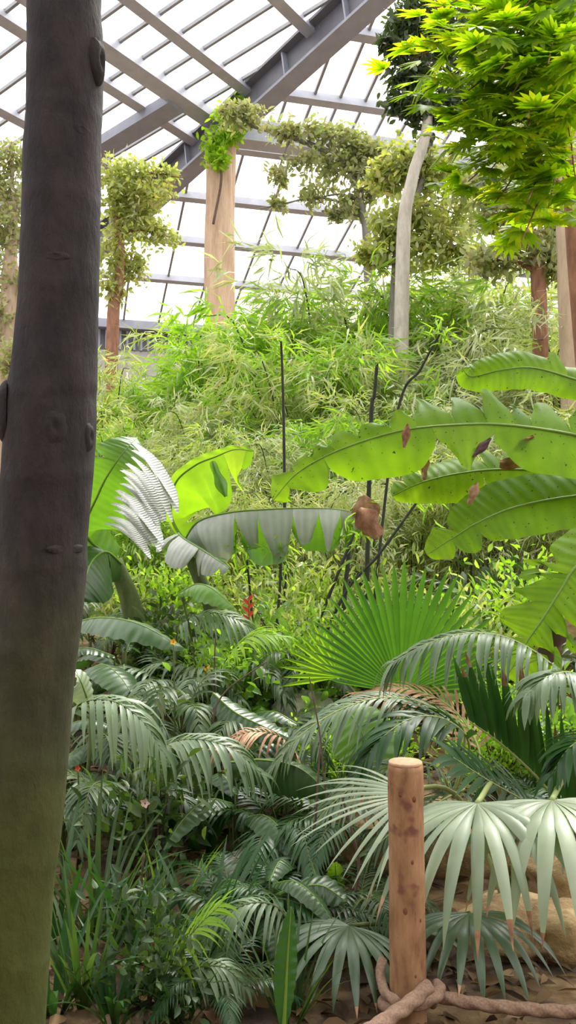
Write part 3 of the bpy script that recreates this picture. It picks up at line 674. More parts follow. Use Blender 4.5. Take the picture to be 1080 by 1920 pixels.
banana_leaf(bN, 'leaf', V3([(350, 1020, 7.5), (322, 970, 7.5), (328, 908, 7.42), (365, 873, 7.36), (405, 856, 7.3), (440, 843, 7.25), (476, 846, 7.2)]), Vector((.05, -1, .12)), .50, M['lime'],
    wl=.12, wr=1.0, dl=-4, dr=-4, curl=.12, tear=3, tl=0, gap=.15, seed=26, sweep=-.05, lobe=.3, prof=lambda u: .55 if u < .15 else .98 if u < .66 else .98 - (u - .66) * 2.2, jit=5)
scrap(bN, ((398, 866), (424, 932), 20), 7.15, M['banana_far'], 'folded_flap', bulge=.06)
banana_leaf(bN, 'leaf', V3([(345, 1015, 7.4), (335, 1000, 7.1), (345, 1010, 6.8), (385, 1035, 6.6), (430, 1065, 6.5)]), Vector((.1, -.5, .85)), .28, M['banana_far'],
    wl=.9, wr=.9, dl=28, dr=25, curl=.4, tear=6, tl=3, gap=.5, jit=14, seed=28, mat2=M['leaf_sheen'])

# ================================================================== fan palm in the middle
c2 = P(765, 1390, 5.3); c2.z = gz(c2.x, c2.y) - .03
fp = thing('fan_palm', c2, 'fan palm with one big upright pleated green fan behind the wooden post', 'palm')
hubF = P(752, 1300, 5.0)
stalk(fp, [c2, c2 + Vector((0, -.1, .25)), hubF], .018, .012, M['stem'])
fan(fp, 'fan_leaf', hubF, P(765, 1050, 5.15) - hubF, Vector((0, -1, .25)), 36, 172, .79, .66, M['fan'], droop=.12, fold=.45, lenf=lambda x: .98 - .36 * abs(x) ** 2 + .03 * x, seed=31, seg=10, cone=.12)
stalk(fp, [c2, c2 + Vector((-.05, .0, .2)), P(640, 1270, 5.5)], .014, .009, M['stem'])
fan(fp, 'fan_leaf', P(640, 1270, 5.5), P(630, 1150, 5.6) - P(640, 1270, 5.5), Vector((-.2, -1, .3)), 22, 190, .40, .5, M['lime'], droop=.3, fold=.4, seed=33)
# ================================================================== blue-grey fan palm by the post
c3 = P(960, 1690, 3.75); c3.z = gz(c3.x, c3.y) - .03
gp = thing('fan_palm', c3, 'pale blue-grey fan palm whose long brown-tipped blades hang beside the post', 'palm')
h1 = P(895, 1505, 3.32); h2 = P(1035, 1500, 3.30)
stalk(gp, [c3, c3 + Vector((0.02, .05, .3)), P(930, 1470, 3.8), h1], .014, .011, M['midrib_pale']); stalk(gp, [c3, c3 + Vector((.06, .05, .3)), P(1050, 1470, 3.8), h2], .014, .011, M['midrib_pale'])
fan(gp, 'fan_leaf', h1, Vector((-.35, -1.0, -.10)), Vector((-.1, 0, 1)), 16, 205, .66, .33, M['glauc'], droop=3.1, dpow=1.35, fold=.22, lenf=lambda x: 1.0 - .12 * abs(x), tip=M['dry'], seed=41, seg=14, start_bend=.12, splay=.35, tiplen=.14, wmul=1.1)
fan(gp, 'fan_leaf', h2, Vector((.12, -1.0, -.02)), Vector((0, 0, 1)), 15, 210, .66, .33, M['glauc'], droop=3.3, dpow=1.35, fold=.2, lenf=lambda x: 1.0 - .1 * abs(x), tip=M['dry'], seed=43, seg=14, start_bend=.10, splay=.3, tiplen=.14, wmul=1.15)
h3 = P(700, 1500, 3.45)
stalk(gp, [c3, c3 + Vector((-.1, .05, .3)), P(840, 1480, 3.75), h3], .012, .01, M['midrib_pale'])
fan(gp, 'fan_leaf', P(775, 1492, 3.42), Vector((-1, -.25, -.05)), Vector((-.1, -.35, 1)), 16, 150, .52, .25, M['glauc'], droop=.9, dpow=1.5, fold=.2, seed=45, seg=10, splay=.3)
c4 = P(800, 1760, 3.5); c4.z = gz(c4.x, c4.y) - .02
dp = thing('fan_palm', c4, 'low shaded dark fan palm with drooping blades at the foot of the post', 'palm')
for (px, py, Y, ax, sd, L) in [(880, 1712, 3.25, (.05, -1, .1), 51, .40), (655, 1735, 3.25, (-.55, -.8, .1), 53, .40), (770, 1745, 3.4, (-.2, 1, .2), 54, .3)]:
    h = P(px, py, Y); stalk(dp, [c4, c4.lerp(h, .5) + Vector((0, 0, .06)), h], .010, .008, M['stem'])
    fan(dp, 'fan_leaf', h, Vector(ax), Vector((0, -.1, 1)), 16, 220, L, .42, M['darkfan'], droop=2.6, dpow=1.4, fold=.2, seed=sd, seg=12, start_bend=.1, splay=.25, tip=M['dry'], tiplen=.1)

# ================================================================== feather palm with upright leaflets, and its arching fronds
c5 = P(1120, 1560, 4.1); c5.z = gz(c5.x, c5.y) - .03
fe = thing('feather_palm', c5, 'feather palm with an upright dark frond tipped brown and an arching pale frond', 'palm')
stalk(fe, [c5, c5 + Vector((0, 0, .2)), c5 + Vector((.0, -.02, .4))], .06, .045, M['brownstem'], 'stem')
ct = c5 + Vector((0, -.02, .38))
def upright(parent, rach, n, L, w, mat, seed, lean=(-.12, -.1, 1)):
    R_ = random.Random(seed); pts = crom(rach, 60); par = thing_part('frond', parent); mb = MB()
    for k in range(n):
        u = .05 + .93 * k / (n - 1); f = u * 59; i0 = min(int(f), 58); c = pts[i0].lerp(pts[i0 + 1], f - i0)
        d = Vector(lean) + Vector((R_.uniform(-.07, .07) + (u - .5) * -.28, R_.uniform(-.12, .12), 0))
        l = L * (.62 + .5 * math.sin(math.pi * (.1 + .8 * u))) * R_.uniform(.85, 1.1)
        sgn = Vector((1, -.8 + R_.uniform(-.4, .4), 0))
        nn = d.normalized().cross(sgn).normalized()
        a = MB(); a.blade(c, d, nn, l, w * R_.uniform(.85, 1.15), 10, .05, .3)
        V = a.v[0].reshape(11, 3, 3); cut = 11 if R_.random() < .35 else 9
        mb.grid([list(map(Vector, r)) for r in V[:cut]], [[(i / 10, 0), (i / 10, .5), (i / 10, 1)] for i in range(cut)])
        if cut < 11: mb.grid([list(map(Vector, r)) for r in V[cut - 1:]], None, 1)
    mb.build('leaflets', [mat, M['dry']], par)
    mb = MB(); mb.tube(pts, [.010 * (1 - .7 * i / 59) for i in range(60)], 6); mb.build('rachis', M['midrib_pale'], par); return par
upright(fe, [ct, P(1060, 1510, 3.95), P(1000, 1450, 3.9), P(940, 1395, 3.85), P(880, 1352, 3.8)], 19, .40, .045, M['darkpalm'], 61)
frond(fe, 'frond', [ct, P(1040, 1540, 3.9), P(980, 1500, 3.75), P(910, 1460, 3.65), P(850, 1420, 3.6)], 20, .30, .028, M['darkpalm'], M['midrib_pale'], up=(.3, -.6, .8), droop=.5, ang=60, seed=62)
frond(fe, 'frond', [ct, P(1075, 1300, 4.2), P(1020, 1235, 4.15), P(945, 1194, 4.05), P(870, 1188, 3.95), P(800, 1208, 3.9), P(740, 1240, 3.9)], 34, .40, .024, M['greypalm'], M['midrib_pale'], up=(-.1, -.25, 1), droop=2.4, ang=58, seed=63, start=.25)
frond(fe, 'frond', [ct, P(1120, 1350, 4.0), P(1110, 1290, 3.9), P(1075, 1262, 3.75), P(1030, 1268, 3.65), P(990, 1300, 3.6)], 22, .36, .034, M['greypalm'], M['midrib_pale'], up=(-.2, -.3, 1), droop=2.0, ang=55, seed=64, start=.3)
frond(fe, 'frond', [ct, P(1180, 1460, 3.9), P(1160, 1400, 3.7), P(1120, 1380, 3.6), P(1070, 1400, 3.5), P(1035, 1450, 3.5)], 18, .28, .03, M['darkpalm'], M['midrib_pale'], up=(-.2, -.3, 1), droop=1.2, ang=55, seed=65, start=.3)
# a second feather palm whose fine fronds sweep in behind the post
c6 = P(850, 1480, 4.5); c6.z = gz(c6.x, c6.y) - .03
fg = thing('feather_palm', c6, 'feather palm with fine half-dry fronds sweeping down behind the wooden post', 'palm')
cb = c6 + Vector((0, 0, .25)); stalk(fg, [c6, c6 + Vector((.01, 0, .12)), cb], .05, .04, M['brownstem'], 'stem')
frond(fg, 'frond', [cb, P(870, 1372, 4.45), P(800, 1322, 4.35), P(720, 1308, 4.25), P(640, 1330, 4.15), P(565, 1378, 4.1), P(510, 1440, 4.1)], 38, .34, .018, M['greypalm'], M['midrib_pale'], up=(-.1, -.35, 1), droop=1.5, ang=45, seed=71, start=.2)
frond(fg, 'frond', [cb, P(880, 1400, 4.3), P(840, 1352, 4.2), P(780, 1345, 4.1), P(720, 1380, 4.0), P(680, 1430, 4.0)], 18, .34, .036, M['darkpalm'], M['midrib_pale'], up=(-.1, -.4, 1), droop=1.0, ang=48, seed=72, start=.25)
frond(fg, 'frond', [cb, P(820, 1440, 4.3), P(760, 1430, 4.1), P(690, 1455, 4.0), P(620, 1510, 3.95), P(570, 1570, 3.95)], 30, .30, .016, M['greypalm'], M['midrib_pale'], up=(-.1, -.35, 1), droop=1.3, ang=48, seed=73, start=.2)
frond(fg, 'frond', [cb, P(900, 1420, 4.6), P(850, 1330, 4.8), P(760, 1290, 4.8), P(680, 1300, 4.75)], 22, .34, .02, M['dry'], M['midrib_pale'], up=(-.1, -.35, 1), droop=1.4, ang=50, seed=74, start=.3)
frond(fg, 'frond', [cb, P(870, 1480, 4.2), P(830, 1500, 3.9), P(760, 1540, 3.8), P(690, 1600, 3.75)], 24, .28, .016, M['under'], M['midrib_pale'], up=(-.1, -.35, 1), droop=1.2, ang=50, seed=75, start=.2)
# ================================================================== the bright tree overhanging from above
t0 = Vector((2.62, 7.4, 0)); t0.z = gz(t0.x, t0.y) - .05
br = thing('tree', t0, 'tree with reddish trunk and tiers of bright green fingered leaves against the roof', 'tree')
tk = [t0, Vector((2.66, 7.4, 2.0)), P(1078, 480, 7.4), P(1068, 330, 7.3), P(1048, 180, 7.2), P(1065, 40, 7.1), P(1085, -160, 7.1)]
mb = MB(); mb.tube(crom(tk, 40), [.085 - .045 * i / 39 for i in range(40)], 12); mb.build('trunk', M['redbark'], br)
def fingered(mb, c, d, n, nl, l, w, R_):
    d = Vector(d).normalized(); s = d.cross(n).normalized(); nn = s.cross(d)
    for k in range(nl):
        a = math.radians(-78 + 156 * k / (nl - 1)); dd = (d * math.cos(a) + s * math.sin(a) + nn * R_.uniform(-.08, .08)).normalized()
        mb.blade(c + d * .02, dd, nn, l * (.62 + .38 * math.cos(a)) * R_.uniform(.88, 1.08), w, 3, .35, .12, lambda u: (.32, .95, .8, .05)[int(round(u * 3))])
BR = [(790, 15, 6.0, 9), (870, 20, 5.6, 9), (960, 15, 5.8, 9), (1040, 30, 5.4, 8), (745, 110, 6.0, 8), (820, 90, 5.8, 10), (900, 90, 5.4, 11), (990, 95, 5.6, 11), (1060, 110, 5.2, 9), (770, 170, 5.9, 9), (850, 170, 5.6, 11), (930, 180, 5.3, 11), (1010, 190, 5.5, 11), (790, 225, 5.9, 8), (870, 240, 5.5, 11), (950, 260, 5.3, 10), (1040, 255, 5.4, 9), (815, 290, 5.8, 9), (890, 320, 5.7, 8), (980, 320, 5.6, 7), (910, 425, 5.7, 7), (950, 450, 5.5, 6), (1000, 390, 5.8, 5), (1050, 330, 5.5, 6), (850, 340, 5.8, 5), (1000, 120, 5.0, 9), (900, 140, 5.1, 8), (1070, 200, 5.0, 8), (940, 30, 5.1, 8), (960, 380, 5.4, 5), (900, 380, 5.6, 4), (1060, 400, 5.7, 4), (880, 280, 5.2, 6), (960, 220, 5.0, 7)]
for i, (px, py, Y, nl) in enumerate(BR):
    R_ = random.Random(100 + i); tipp = P(px + 28, py, Y); st = Vector(crom(tk, 40)[min(39, max(16, int(39 - (py + 160) / 750 * 26)))])
    mid = st.lerp(tipp, .5) + Vector((0, 0, .25)); pts = crom([st, mid, tipp], 24)
    mb = MB(); mb.tube(pts, [.016 * (1 - .75 * k / 23) for k in range(24)], 6); bo = mb.build('branch', M['redbark'], br)
    mb = MB()
    for k in range(int(nl * 3.0)):
        u = 1 - .42 * R_.random() ** 1.3 if k < nl * 2.4 else R_.uniform(.3, .7); c = pts[min(23, int(u * 23))] + Vector((R_.gauss(0, .09), R_.gauss(0, .16), R_.gauss(0, .07)))
        d = Vector((R_.gauss(-.55, .6), R_.gauss(-.5, .5), R_.gauss(-.25, .3))); n = Vector((R_.gauss(0, .3), R_.gauss(-.45, .25), 1))
        fingered(mb, c, d, n, 9, R_.uniform(.16, .235), .045, R_)
    mb.build('foliage', M['topright'], bo)

# ================================================================== generic trees of the background
def bg_tree(name, label, base_px, Y, trunk_px, crowns, bark, leafm, r0, lsize=.14, T=T_OVAL, zb=.2, drop=True, sq=1.0):
    b = P(base_px[0], base_px[1], Y); b.z = gz(b.x, b.y) - .05
    root = thing(name, b, label, 'tree'); pts = [b] + [P(x, y, yy) for x, y, yy in trunk_px]; C_ = crom(pts, 30)
    mb = MB(); mb.tube(C_, [r0 * (1 - .6 * i / 29) for i in range(30)], 12, fn=lambda u, th: 1 + .06 * mnoise.noise(Vector((math.cos(th) * 2, math.sin(th) * 2, u * 20)))); mb.build('trunk', bark, root)
    for (px, py, yy, rx, rz, n) in crowns:
        n = int(n * 1.45)
        c = P(px, py, yy); sx = rx / FPX * yy; sz = rz / FPX * yy
        st = min(C_[6:], key=lambda q: (q - c).length + (0.5 if q.z > c.z else 0)); mid = st.lerp(c, .5) + Vector((0, 0, .12 * (c - st).length))
        bp = crom([st, mid, c, c + (c - mid) * .5], 16); mb = MB(); mb.tube(bp, [max(.012, r0 * .3 * (1 - .8 * i / 15)) for i in range(16)], 6); bo = mb.build('branch', bark, root)
        k = max(5, n // 22); sub = rdir(k) * np.array([sx, max(sx, sz) * .8, sz]) * (NP.random((k, 1)) ** .45); idx = NP.integers(0, k, n)
        cl = np.array(c)[None] + sub[idx] + NP.normal(size=(n, 3)) * np.array([sx, sx, sz]) * .27
        D = rdir(n, -.2); N_ = rdir(n, 1.2)
        mb = MB(); cloud(mb, cl, D, N_, NP.uniform(.7, 1.3, n) * lsize, NP.uniform(.7, 1.2, n) * lsize * .5, T); mb.build('foliage', leafm, bo)
    return root
bg_tree('tree', 'thin tree with reddish forked trunk and airy olive crown beside the mossy trunk', (205, 640), 19, [(212, 600, 19), (222, 540, 19), (226, 470, 19), (218, 400, 19), (220, 330, 19)],
    [(255, 335, 19, 55, 34, 420), (215, 355, 18.6, 40, 45, 360), (290, 370, 18.8, 42, 36, 330), (240, 420, 19, 50, 40, 400), (300, 440, 19.2, 38, 22, 200), (215, 480, 19, 32, 45, 300), (245, 500, 19.3, 30, 34, 240), (205, 545, 19, 24, 30, 160), (318, 330, 19, 22, 20, 110)], M['redbark'], M['treeleaf'], .16, .15)
bg_tree('tree', 'hazy brownish tree standing in the gap beyond the mossy trunk', (15, 640), 22, [(18, 560, 22), (20, 480, 22), (25, 400, 22)],
    [(20, 300, 22, 40, 35, 300), (0, 350, 22, 45, 45, 320), (30, 400, 22, 30, 50, 300), (5, 460, 22, 40, 40, 300), (20, 530, 22, 40, 40, 260), (-40, 310, 22, 50, 50, 260), (5, 600, 22, 40, 40, 260), (20, 670, 21.5, 40, 40, 260)], M['tanbark'], M['treegrey'], .28, .17)
bg_tree('tree', 'tall dark tree whose blackish crown shows behind the bright fingered leaves', (745, 640), 13.5, [(755, 480, 13.5), (772, 340, 13.5), (800, 240, 13.5), (800, 120, 13.5), (790, 20, 13.5)],
    [(785, 40, 13.2, 45, 40, 520), (760, 75, 13.2, 30, 24, 300), (840, 60, 13.6, 60, 55, 600), (735, 85, 13, 22, 14, 140), (770, 140, 13.4, 40, 26, 360), (760, 190, 13.4, 36, 22, 300), (800, 200, 13.6, 50, 40, 420), (870, 180, 13.8, 60, 60, 420), (745, 60, 13.4, 20, 26, 180)], M['palebark'], M['treedark'], .13, .15)
bg_tree('tree', 'sparse grey-leaved tree spreading its twigs in front of the far roof slope', (700, 620), 17, [(690, 500, 17), (680, 400, 17), (650, 310, 17), (560, 262, 17), (470, 235, 17)],
    [(470, 225, 17, 40, 22, 170), (440, 215, 17, 26, 22, 130), (540, 250, 17, 50, 20, 200), (610, 255, 17, 45, 26, 240), (660, 270, 17, 40, 32, 300), (700, 300, 17, 40, 40, 360), (640, 320, 17, 46, 26, 240), (570, 300, 17, 40, 20, 120), (520, 330, 17, 26, 20, 90), (600, 370, 17, 40, 20, 130), (520, 385, 17, 20, 14, 60), (660, 380, 17, 36, 30, 220), (690, 350, 17, 30, 30, 200), (630, 405, 17, 24, 16, 70)], M['greybark'], M['treegrey'], .11, .15)
bg_tree('tree', 'leaning grey tree with mixed green crown between the sparse tree and the bright tree', (720, 640), 14.5, [(742, 520, 14.5), (756, 430, 14.5), (790, 345, 14.5), (812, 250, 14.5)],
    [(770, 300, 14.5, 50, 40, 380), (720, 330, 14.7, 40, 34, 300), (830, 330, 14.7, 50, 45, 340), (780, 400, 14.5, 60, 30, 320), (850, 400, 14.8, 50, 40, 320), (730, 440, 14.5, 40, 40, 360), (800, 460, 14.6, 55, 40, 380), (870, 470, 14.6, 50, 36, 300), (700, 480, 14.4, 40, 26, 260)], M['greybark'], M['treeleaf'], .10, .15)
bg_tree('tree', 'bare brown trunked tree with thin pinkish foliage below the bright leaves', (1010, 640), 12.5, [(1010, 540, 12.5), (985, 450, 12.5), (960, 380, 12.5), (990, 300, 12.5)],
    [(940, 350, 12.5, 50, 36, 260), (1000, 380, 12.7, 50, 40, 260), (1050, 420, 12.7, 50, 50, 340), (930, 410, 12.5, 40, 36, 200), (1000, 460, 12.5, 60, 36, 340), (1060, 500, 12.5, 50, 40, 360), (920, 490, 12.5, 50, 30, 320), (880, 360, 12.6, 36, 30, 160), (1060, 350, 12.9, 40, 40, 220)], M['redbark'], M['treegrey'], .13, .14)
bg_tree('tree', 'thick tan trunk rising at the edge of the slope beneath the bright leaves', (1080, 640), 11.5, [(1068, 520, 11.5), (1062, 400, 11.5), (1070, 260, 11.5), (1075, 100, 11.5)],
    [(1100, 150, 11.5, 60, 60, 200), (1030, 220, 11.8, 50, 50, 220), (1090, 320, 11.6, 40, 50, 200)], M['tanbark'], M['treegrey'], .19, .14)
# leafy climber at the pillar head
vp = P(410, 300, pc.y - .9)
vi = thing('climbing_vine', vp, 'yellow-green climber clinging to the head of the tan pillar', 'vine')
mb = MB(); mb.tube(crom([P(400, 420, pc.y - .75), P(415, 330, pc.y - .75), P(400, 270, pc.y - .75), P(430, 215, pc.y - .9)], 30), .05, 6); mb.build('stem', M['brownstem'], vi)
mb = MB(); CC = [(400, 275, 22, 24), (425, 225, 26, 22), (455, 200, 18, 14), (410, 300, 18, 14), (440, 245, 20, 16), (420, 260, 20, 20)]
for (px, py, rx, rz) in CC:
    n = 170; c = np.array(P(px, py, pc.y - .9)); q = NP.normal(size=(n, 3)) * np.array([rx, 30, rz]) / FPX * 27 * .55
    cloud(mb, c + q, rdir(n, -.3), rdir(n, 1), NP.uniform(.15, .32, n), NP.uniform(.08, .16, n), T_OVAL)
mb.build('foliage', M['lime'], vi)

# ================================================================== bamboo on the slope
def bamboo(loc, h, spread, ncul, nleaf, mat, cul, seed, L=.24, Wd=.022, low=.12):
    global NP
    NP = np.random.default_rng(seed); R_ = random.Random(seed)
    root = thing('bamboo_clump', loc); loc = Vector(loc); PT = []; 
    for k in range(ncul):
        a = R_.uniform(0, 6.283); r = R_.random() ** .6; lean = Vector((math.cos(a), math.sin(a), 0)) * r * spread
        hh = h * R_.uniform(.65, 1.05); pts = crom([loc + lean * .18, loc + lean * .4 + Vector((0, 0, hh * .55)), loc + lean * .8 + Vector((0, 0, hh * .92)), loc + lean * 1.25 + Vector((0, 0, hh * .93))], 18)
        mb = MB(); mb.tube(pts, [.016 * (1 - .75 * i / 17) for i in range(18)], 5); mb.build('culm', cul, root)
        PT.append(np.array(pts))
    mb = MB(); k = NP.integers(0, ncul, nleaf); u = low + (1 - low) * NP.random(nleaf) ** .7
    A = np.array(PT); f = u * 16.9; i0 = f.astype(int); fr = (f - i0)[:, None]
    base_ = A[k, i0] * (1 - fr) + A[k, i0 + 1] * fr
    # leaves sit in tufts on side twigs
    ntw = nleaf // 7; tw = NP.normal(size=(ntw, 3)) * np.array([1, 1, .5]) * spread * .24; ti = NP.integers(0, ntw, nleaf)
    tk_ = NP.integers(0, ncul, ntw); tu = low + (1 - low) * NP.random(ntw) ** .7; f = tu * 16.9; i0 = f.astype(int)
    tc_ = A[tk_, i0] + tw; td = nrm_(tw + np.array([0, 0, -.12 * spread]))
    Pn = tc_[ti] + NP.normal(size=(nleaf, 3)) * .035; D = td[ti] * .9 + NP.normal(size=(nleaf, 3)) * .42; D[:, 2] -= .15
    cloud(mb, Pn, D, rdir(nleaf, 1.0), NP.uniform(.6, 1.25, nleaf) * L, NP.uniform(.8, 1.2, nleaf) * Wd, T_THIN)
    mb.build('foliage', mat, root); return freeze(root)
def shrub(loc, h, r, n, mat, stem, seed, L=.12, Wd=.06, T=T_OVAL, name='shrub', ns=7):
    global NP
    NP = np.random.default_rng(seed); R_ = random.Random(seed); root = thing(name, loc); loc = Vector(loc); ends = []
    for k in range(ns):
        a = R_.uniform(0, 6.283); q = R_.random() ** .5 * r; e = loc + Vector((math.cos(a) * q, math.sin(a) * q, h * R_.uniform(.45, .95)))
        mb = MB(); mb.tube(crom([loc + Vector((math.cos(a) * .03, math.sin(a) * .03, 0)), loc.lerp(e, .5) + Vector((0, 0, .06 * h)), e], 10), [.012 * (1 - .7 * i / 9) for i in range(10)], 5); mb.build('stem', stem, root); ends.append(np.array(e))
    E = np.array(ends); k = NP.integers(0, ns, n); Pn = E[k] * (1 - .5 * NP.random((n, 1)) ** 2) + np.array(loc) * 0 + NP.normal(size=(n, 3)) * np.array([r, r, h * .5]) * .30
    Pn[:, :2] = np.where(True, Pn[:, :2], Pn[:, :2]); Pn[:, 2] = np.maximum(Pn[:, 2], loc.z + .04 * h)
    D = nrm_(Pn - np.array(loc)) + NP.normal(size=(n, 3)) * .5; D[:, 2] -= .2
    mb = MB(); cloud(mb, Pn, D, rdir(n, 1.3), NP.uniform(.6, 1.3, n) * L, NP.uniform(.7, 1.2, n) * Wd, T); mb.build('foliage', mat, root); return freeze(root)
Z = Vector((0, 0, 0))
def ground_at(px, Y):
    x = (px - 540) / FPX * Y; return Vector((x, Y, gz(x, Y) - .03))
B1 = bamboo(Z, 3.0, 1.0, 11, 3600, M['bamboo'], M['culm'], 201)
B2 = bamboo(Z, 2.7, 1.1, 10, 3600, M['bamboo2'], M['culm'], 202)
B3 = bamboo(Z, 2.8, 1.0, 11, 3400, M['bamboo3'], M['culm'], 203, .26, .028)
B4 = bamboo(Z, 2.4, 1.2, 9, 3600, M['bamboo'], M['culm'], 204, .28, .022)
S1 = shrub(Z, 1.1, .55, 1200, M['bamboo3'], M['brownstem'], 211, .08, .034)
S2 = shrub(Z, 1.0, .6, 1300, M['bamboo'], M['brownstem'], 212, .11, .028)
S3 = shrub(Z, .7, .5, 620, M['broadmid'], M['brownstem'], 213, .11, .06)
S4 = shrub(Z, .8, .5, 560, M['under'], M['brownstem'], 214, .12, .05)
used = set()
def place(proto, loc, rz, sc, label, group=None):
    if proto.name not in used:
        used.add(proto.name); proto.location = loc; proto.rotation_euler = (0, 0, rz); proto.scale = (sc,) * 3
        proto['label'] = label
        if group: proto['group'] = group
        return proto
    return dup(proto, loc, rz, sc, label, group)
for q, c in ((B1, 'bamboo'), (B2, 'bamboo'), (B3, 'bamboo'), (B4, 'bamboo'), (S1, 'shrub'), (S2, 'shrub'), (S3, 'shrub'), (S4, 'shrub')): q['category'] = c
RW = random.Random(31)
DESC = {B1.name: 'olive bamboo clump', B2.name: 'pale silvery bamboo clump', B3.name: 'bright green bamboo clump', B4.name: 'low olive arching bamboo clump', S1.name: 'lime green shrub', S2.name: 'bright narrow-leaved shrub', S3.name: 'mid-green leafy shrub', S4.name: 'dark green leafy shrub'}
# rows: depth, wanted top pixel at each x, natural height
ROWS = [('lowest slope row', 9.3, [(225, 2, .62), (330, 0, .58), (440, 3, .60), (560, 0, .62), (660, 1, .64), (770, 3, .66), (880, 0, .70), (990, 1, .72), (1090, 3, .74)]),
        ('second slope row', 11.3, [(215, 1, .75), (320, 3, .70), (430, 0, .78), (530, 1, .82), (640, 2, .90), (740, 0, .95), (850, 1, .98), (960, 1, .95), (1070, 3, .98)]),
        ('third slope row', 13.6, [(210, 2, .78), (300, 0, .80), (390, 1, .88), (480, 2, 1.0), (570, 0, 1.12), (670, 2, 1.2), (770, 1, 1.25), (870, 1, 1.22), (980, 3, 1.3), (1085, 1, 1.25)]),
        ('topmost slope row', 16.5, [(200, 0, .85), (290, 2, .84), (380, 2, .98), (460, 0, 1.15), (540, 2, 1.32), (620, 1, 1.42), (700, 0, 1.42), (790, 2, 1.4), (880, 3, 1.5), (980, 1, 1.4), (1080, 1, 1.42)])]
ROWS[2] = (ROWS[2][0], ROWS[2][1], [(a, b, c * 1.18) for a, b, c in ROWS[2][2]]); ROWS[3] = (ROWS[3][0], ROWS[3][1], [(a, b, c * (1.38 if a > 400 else 1.5)) for a, b, c in ROWS[3][2]])
BB = [B1, B2, B3, B4]; TREEP = []
for rname, Y, L_ in ROWS:
    for i, (px, k, sc) in enumerate(L_):
        yy = Y + RW.uniform(-.5, .5)
        place(BB[k], ground_at(px, yy), RW.uniform(0, 6.28), sc, DESC[BB[k].name] + ', ' + ORD[i] + ' from the mossy trunk in the ' + rname, 'bamboo clumps on the slope')
# shrubs in between
SH = [(205, 8.2, 1, 1.0), (300, 8.0, 0, .9), (500, 8.3, 1, 1.0), (590, 8.0, 0, .8), (700, 8.0, 1, 1.0), (480, 7.2, 2, 1.0), (560, 7.0, 1, .9), (620, 7.3, 2, .9), (380, 6.7, 2, .9), (450, 6.2, 0, .6), (530, 6.0, 2, .9), (610, 6.1, 0, .7), (930, 6.8, 2, 1.2), (1020, 6.8, 0, 1.0), (870, 6.4, 1, .9), (760, 6.6, 3, 1.0), (300, 7.0, 3, .9), (960, 7.3, 3, 1.2), (1000, 5.2, 0, .55), (1070, 5.0, 2, .8), (930, 5.0, 0, .5), (690, 5.0, 0, .45), (560, 4.9, 0, .4)]
SS = [S1, S2, S3, S4]; CNT = {}
for (px, Y, k, sc) in sorted(SH):
    dist = 'at the foot of the bamboo' if Y >= 7.8 else 'well below the bamboo' if Y > 6.3 else 'nearer the post'
    CNT[dist] = CNT.get(dist, -1) + 1
    place(SS[k], ground_at(px, Y), RW.uniform(0, 6.28), sc, '%s, %s from the mossy trunk, %s' % (DESC[SS[k].name], ORD[CNT[dist]], dist), 'shrubs on the slope')
# single dark bamboo culms standing clear
CUL = [((527, 640), (530, 720), (533, 875), 7.8, .014, 'straight thin dark cane standing alone above the drooping grey leaf'), ((707, 680), (702, 740), (695, 805), 7.6, .02, 'stout grey cane standing upright behind the notched banana leaf'), ((828, 620), (790, 690), (742, 790), 7.6, .013, 'long dark cane leaning over behind the notched banana leaf'),
       ((664, 1000), (640, 1060), (585, 1200), 6.6, .014, 'dark cane leaning beside the green fan, upper of two'), ((657, 1000), (652, 1060), (646, 1120), 6.9, .02, 'grey upright cane between the hanging leaf and the green fan'), ((790, 930), (710, 1040), (640, 1125), 6.5, .013, 'dark cane slanting steeply down to the green fan'),
       ((527, 1035), (525, 1100), (520, 1165), 6.9, .013, 'short brown cane below the hanging grey leaf'), ((463, 1050), (468, 1100), (472, 1150), 7.0, .011, 'thin pale cane below the hanging grey leaf')]
for (a, b, c, Y, r, lab) in CUL:
    g0 = P(c[0], c[1], Y); dx = (c[0] - b[0]) / max(1, c[1] - b[1]); gy = c[1] + 120; 
    bp = P(c[0] + dx * 120, c[1] + 120, Y); bp.z = min(bp.z, gz(bp.x, bp.y)); bp.z = gz(bp.x, bp.y) - .03
    t = thing('bamboo_cane', bp, lab, 'bamboo cane'); pts = crom([bp, P(*c, Y), P(*b, Y), P(*a, Y)], 40)
    mb = MB(); mb.tube(pts, [r * (1.1 if i % 5 == 0 else 1) * (1.05 - .3 * i / 39) for i in range(40)], 8); mb.build('culm', M['culm_dark'], t)
    mb = MB(); n = 26; up_ = pts[-1]; q = NP.normal(size=(n, 3)) * .07 + np.array(up_); cloud(mb, q, rdir(n, -.3), rdir(n, 1), NP.uniform(.10, .2, n), NP.uniform(.014, .024, n), T_LANCE); mb.build('foliage', M['bamboo3'], t)
